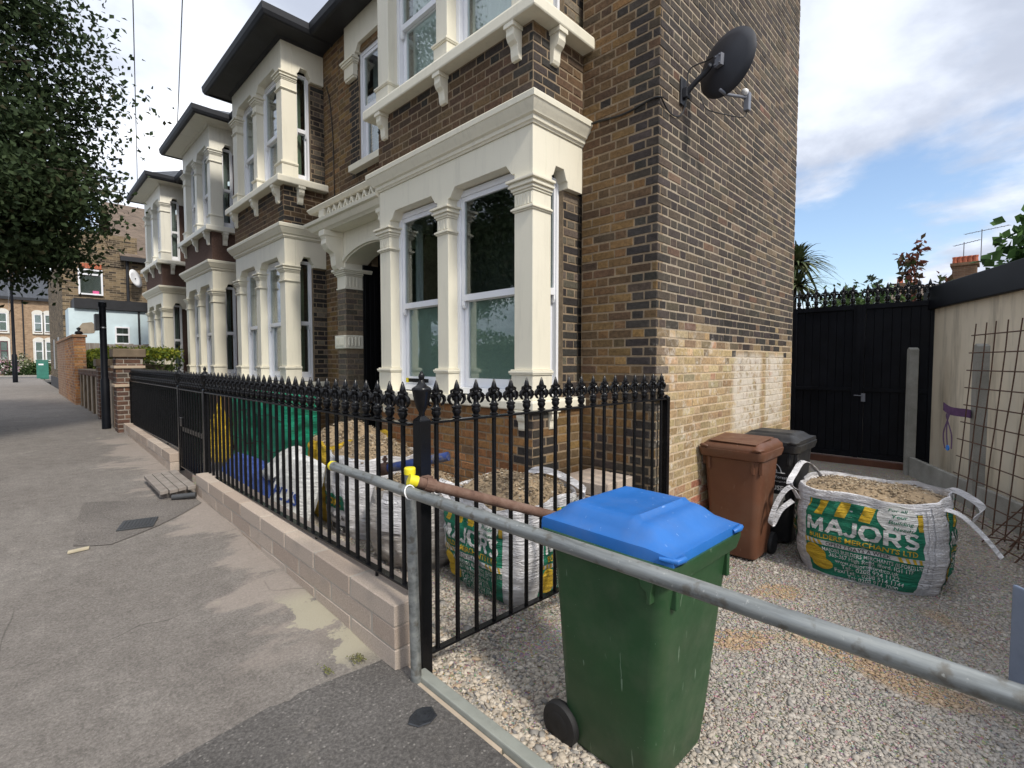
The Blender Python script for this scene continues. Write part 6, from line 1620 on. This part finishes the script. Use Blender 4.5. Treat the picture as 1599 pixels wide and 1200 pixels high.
m = MB(); m.box(1.15, 1.75, 46.3, 46.75, .45, 1.68); obj('cabinet_body', m, 'cabinet_green', t, bevel=.03); m = MB(); m.box(1.13, 1.77, 46.28, 46.77, 1.682, 1.76); obj('cabinet_lid', m, 'cabinet_green', t, bevel=.02)
m = MB(); m.box(1.25, 1.5, 46.29, 46.299, 1.4, 1.5); obj('label_plate', m, 'white_plastic', t)
# far terrace across the end of the road
ZT_ = .5
for k, (xa, xb, lab) in enumerate(((-8.5, -.05, 'distant terraced house with maroon window surrounds at the far left edge'), (-.04, 5.2, 'distant brick house with white arched windows across the end road'), (5.21, 13, 'distant brick house mostly hidden behind the brown corner house'))):
    t = thing('far_house', lab, 'house', (xa, 62, ZT_), group='distant terraced houses across the end road')
    m = MB(); m.box(xa, xb, 62, 70, .2, 7.3); obj('wall', m, 'terrace_far', t)
    m = MB(); m.loft([[(x, 61.7, 7.25), (x, 66, 10.0), (x, 70.3, 7.25), (x, 70.3, 7.35), (x, 66, 10.15), (x, 61.7, 7.38)] for x in (xa, xb)]); obj('roof', m, 'slate', t)
    m = MB(); m.box(xa, xb, 61.66, 61.72, 7.1, 7.32); obj('gutter', m, 'fascia_black', t)
    m = MB(); m.box(xa+.0, xa+.35, 64.8, 67.2, 9.0, 11.2); ch = obj('chimney', m, 'chimney_far', t)
    for i in range(3): m = MB(); m.lathe([(.13, 0), (.10, .3), (.12, .34)], 10, (xa+.18, 65.3+.6*i, 11.2)); obj('pot', m, 'terracotta', ch)
    m = MB(); m.tube([(xa+.85, 61.93, 7.1), (xa+.85, 61.93, .5)], .05, 8); obj('downpipe', m, 'fascia_black', t)
    wx = (xa+1.55, xa+2.25) if k == 1 else (xb-2.1, xb-1.4, xb-.65) if k == 0 else (xa+1, xa+2)
    for x in wx:
        for z0, z1 in ((1.75, 3.45), (4.35, 5.9)):
            w = win_far(t, x, x+.5, 61.96, z0, z1, .05, 'maroon_paint' if k == 0 and z0 < 2 else 'upvc')
            m = MB(); m.box(x-.13, x-.005, 61.9, 61.999, z0-.1, z1); m.box(x+.505, x+.63, 61.9, 61.999, z0-.1, z1)
            n = 8; m.prism([(x-.13, z1+.001), (x+.63, z1+.001)]+[(x+.25+.40*math.cos(a), z1+.10+.30*math.sin(a)) for a in [math.pi*i/n for i in range(n+1)]], 61.9, 61.998); m.box(x-.13, x+.63, 61.88, 61.999, z0-.22, z0-.101); obj('surround', m, 'white_stone', w)
shrub('garden_shrub', 'pink and white flowering shrub in the garden at the far left', 'shrub', (-.3, 60.2, 1.1), (.9, .6, .8), 2600, .16, [(2, (.6, .35, .42)), (2, (.55, .55, .5)), (4, (.06, .11, .03))], 21, trunk=False)
shrub('garden_shrub', 'dark green shrub beside the flowering one across the end road', 'shrub', (1.6, 60.2, .95), (1.5, .6, .75), 4200, .16, GRN, 22, trunk=False)
shrub('garden_shrub', 'pale flowering grassy shrub in front of the distant brick house', 'shrub', (.6, 60.4, 1.3), (.6, .5, .8), 1800, .2, [(3, (.45, .43, .33)), (2, (.2, .22, .1)), (2, (.07, .11, .03))], 23, trunk=False)
shrub('climbing_twigs', 'thin flowering twigs against the furthest white bay', 'shrub', (2.55, 15.9, 1.55), (.18, .25, .45), 160, .07, [(2, (.09, .07, .05)), (1, (.5, .46, .4)), (2, (.06, .08, .03))], 24, clumps=12)
for (x, y, z) in ((2.55, 16.9, 6.75), (2.6, 12.2, 6.75)):
    pass
pole = thing('telegraph_pole', 'wooden telegraph pole holding the overhead wires', 'pole', (-1.3, -9.0, 0))
obj('pole', MB().tube([(-1.3, -9, -.1), (-1.3, -9, 9.0)], [.14, .10], 12), 'bark', pole, smooth=True)
for a, lab in (((2.62, 17.3, 6.62), 'thin overhead wire rising from the furthest bay roof'), ((2.62, 12.55, 6.62), 'thin overhead wire rising from the second furthest bay roof')):
    A_, Bp = Vector(a), Vector((-1.3, -9, 8.8)); pts = [lerp(A_, Bp, i/30)+Vector((0, 0, -.9*4*(i/30)*(1-i/30)*.35)) for i in range(31)]
    tag(obj('overhead_wire', MB().tube(pts, .008, 5), 'cable_grey'), lab, 'wire')

# ------------------------------------------------------------------ right background
t = thing('palm', 'spiky cordyline palm rising behind the gable by the gate', 'palm', (13.2, 3.62, -.2))
m = MB(); m.tube([(13.2, 3.62, -.3), (13.2, 3.6, 2), (13.2, 3.58, 3.8)], [.13, .11, .09], 10); obj('trunk', m, 'bark', t, smooth=True)
rg = np.random.default_rng(4)
for hub, nb in (((13.2, 3.50, 3.95), 190), ((13.1, 3.45, 3.4), 110)):
    m = MB()
    for i in range(nb):
        a = rg.uniform(0, 6.28); e = rg.uniform(-.5, 1.45); ln = rg.uniform(.6, .95); w = .034; pts = []
        for k in range(6):
            s_ = k/5; r_ = ln*s_; dz = r_*math.sin(e)-.42*ln*s_**2.4; hr = r_*math.cos(e); pts.append(Vector((hub[0]+math.cos(a)*hr, hub[1]+math.sin(a)*hr, hub[2]+dz)))
        sd = Vector((-math.sin(a), math.cos(a), 0)); rings = [[p-sd*w*(1-(k/5.2)**2), p+sd*w*(1-(k/5.2)**2), p+Vector((0, 0, .004))] for k, p in enumerate(pts)]
        m.loft(rings, cap=False)
    mk('crown', m.v, m.f, 'leaves', t, colors=palette(len(m.v), [(3, (.11, .15, .065)), (2, (.16, .19, .10)), (1, (.2, .19, .10))], 2, .1))
t = thing('rear_house', 'house roof with red chimney pots behind the black gate', 'house', (30, 2, 0))
m = MB(); m.box(27, 33, .3, 9.5, -.4, 4.2); obj('wall', m, 'chimney_far', t)
m = MB(); m.loft([[(26.7, y, 3.9), (30, y, 5.05), (33.3, y, 3.9), (33.3, y, 4.0), (30, y, 5.2), (26.7, y, 4.05)] for y in (.2, 3.9)]); obj('roof', m, 'tile_roof', t)
m = MB(); m.box(29.5, 30.5, .82, 1.62, 4.8, 5.85); c_ = obj('chimney', m, 'chimney_far', t); m = MB(); m.box(29.42, 30.58, .75, 1.69, 5.851, 5.98); obj('chimney_cap', m, 'chimney_far', c_)
for i in range(5): m = MB(); m.lathe([(.10, 0), (.085, .25), (.10, .30), (.10, .34)], 10, (30, .88+.17*i, 5.98)); obj('pot', m, 'terracotta', c_)
m = MB(); m.box(29.7, 30.3, 3.0, 3.7, 4.6, 5.35); c_ = obj('chimney', m, 'chimney_far', t)
for i in range(2): m = MB(); m.lathe([(.13, 0), (.11, .25), (.12, .30)], 10, (30, 3.15+.35*i, 5.35)); obj('pot', m, 'terracotta', c_)
def aerial(label, x, y, z0, z1, sc):
    t = thing('tv_aerial', label, 'aerial', (x, y, z0)); obj('mast', MB().tube([(x, y, z0), (x, y, z1)], .018, 6), 'cable_grey', t)
    a, b = Vector((x, y+.55*sc, z1-.12)), Vector((x, y-.85*sc, z1+.02)); obj('boom', MB().tube([a, b], .013, 6), 'cable_grey', t)
    for i in range(8):
        p = lerp(a, b, i/7); obj('element', MB().tube([p+Vector((-.16*sc, -.05, -.05*sc)), p+Vector((.16*sc, .05, .05*sc))], .009, 5), 'cable_grey', t)
aerial('tall television aerial beside the chimney', 30.2, .72, 6.0, 7.45, 1.0)
aerial('small lower television aerial left of the tall one', 30.0, 1.28, 6.3, 6.95, .6)
def twig(label, base, top, n, size, pal, seed, spread=.25, group='thin shrubs showing above the black gate'):
    t = thing('garden_shrub', label, 'shrub', base, group=group); rg = np.random.default_rng(seed); b, c = Vector(base), Vector(top); PP = []
    for k in range(5):
        e = c+Vector((rg.normal(0, spread*.5), rg.normal(0, spread), rg.uniform(-.16, .04)*(c.z-b.z))); pts = smooth_path([b, lerp(b, e, .5)+Vector((0, rg.normal(0, .08), 0)), e], 4); obj('stem', MB().tube(pts, [.014*(1-i/len(pts))+.004 for i in range(len(pts))], 5), 'bark', t)
        for _ in range(n//5):
            q = pts[min(len(pts)-1, int(len(pts)*(.55+.45*rg.uniform())))]; PP.append(np.array(q)+rg.normal(0, spread*.28, 3))
    leaf_mesh('crown', np.array(PP), None, rg.uniform(size*.6, size*1.3, len(PP)), palette(len(PP), pal, seed, .25), t, .5)
RED = [(3, (.14, .05, .035)), (2, (.09, .06, .035)), (1, (.06, .08, .03))]
twig('feathery reddish shrub left of the chimney above the gate', (14.0, 1.50, .3), (14.0, 1.50, 4.0), 420, .15, RED, 31, .22)
twig('small blue-green shrub rising just left of the reddish one', (14.0, 1.95, .3), (14.0, 1.95, 3.55), 280, .15, [(3, (.06, .09, .06)), (2, (.09, .12, .08))], 32, .16)
twig('bushy shrub with red leaf tips in front of the chimney', (13.0, .95, .3), (13.0, .95, 3.15), 520, .16, RED+[(4, (.05, .08, .03))], 33, .28)
twig('upright green shoots above the middle of the gate', (13.5, 2.55, .3), (13.5, 2.45, 3.3), 380, .17, GRN, 34, .2)
twig('sparse pale shoots above the gate, nearest the palm', (13.5, 3.02, .3), (13.5, 3.0, 3.15), 200, .14, [(2, (.12, .12, .06)), (2, (.07, .10, .05))], 35, .2)
shrub('garden_shrub', 'dense green bush filling the gap behind the gate finials', 'shrub', (12.6, 2.2, 2.28), (.7, 1.25, .70), 3400, .13, GRN, 36, clumps=26)
shrub('garden_shrub', 'patch of yellow flowers behind the gate finials', 'shrub', (11.6, 1.86, 2.55), (.12, .12, .16), 160, .07, [(1, (.65, .45, .02))], 37, clumps=6)
shrub('fig_tree', 'large-leaved green tree showing over the garage roof at the right', 'tree', (11.6, -.75, 3.2), (.75, .75, .75), 1900, .20, [(3, (.06, .12, .035)), (2, (.09, .17, .05)), (1, (.04, .08, .03))], 38, clumps=24, aspect=.75)

# ------------------------------------------------------------------ other side of the road (mirrored in the bay windows)
t = thing('garden_wall', 'low brick garden wall across the road', 'wall', (-11.2, 8, 0)); m = MB(); m.box(-11.4, -11.15, -4, 26, -.3, 1.0); obj('wall', m, 'orange_far', t)
t = thing('hedge', 'tall dark hedge behind the garden wall across the road', 'hedge', (-12.2, 8, 0)); rg = np.random.default_rng(77); n = 16000
p = np.stack([rg.uniform(-12.6, -11.5, n), rg.uniform(-4, 26, n), rg.uniform(.4, 3.2, n)], 1); p[:, 2] += .25*np.sin(p[:, 1]*1.3)*(p[:, 2]/3)
leaf_mesh('foliage', p, None, rg.uniform(.14, .26, n), palette(n, GRN, 77, .3), t, .6)
m = MB(); m.box(-12.9, -12.5, -4, 26, -.2, 2.6); obj('inner_branches', m, 'bark', t)
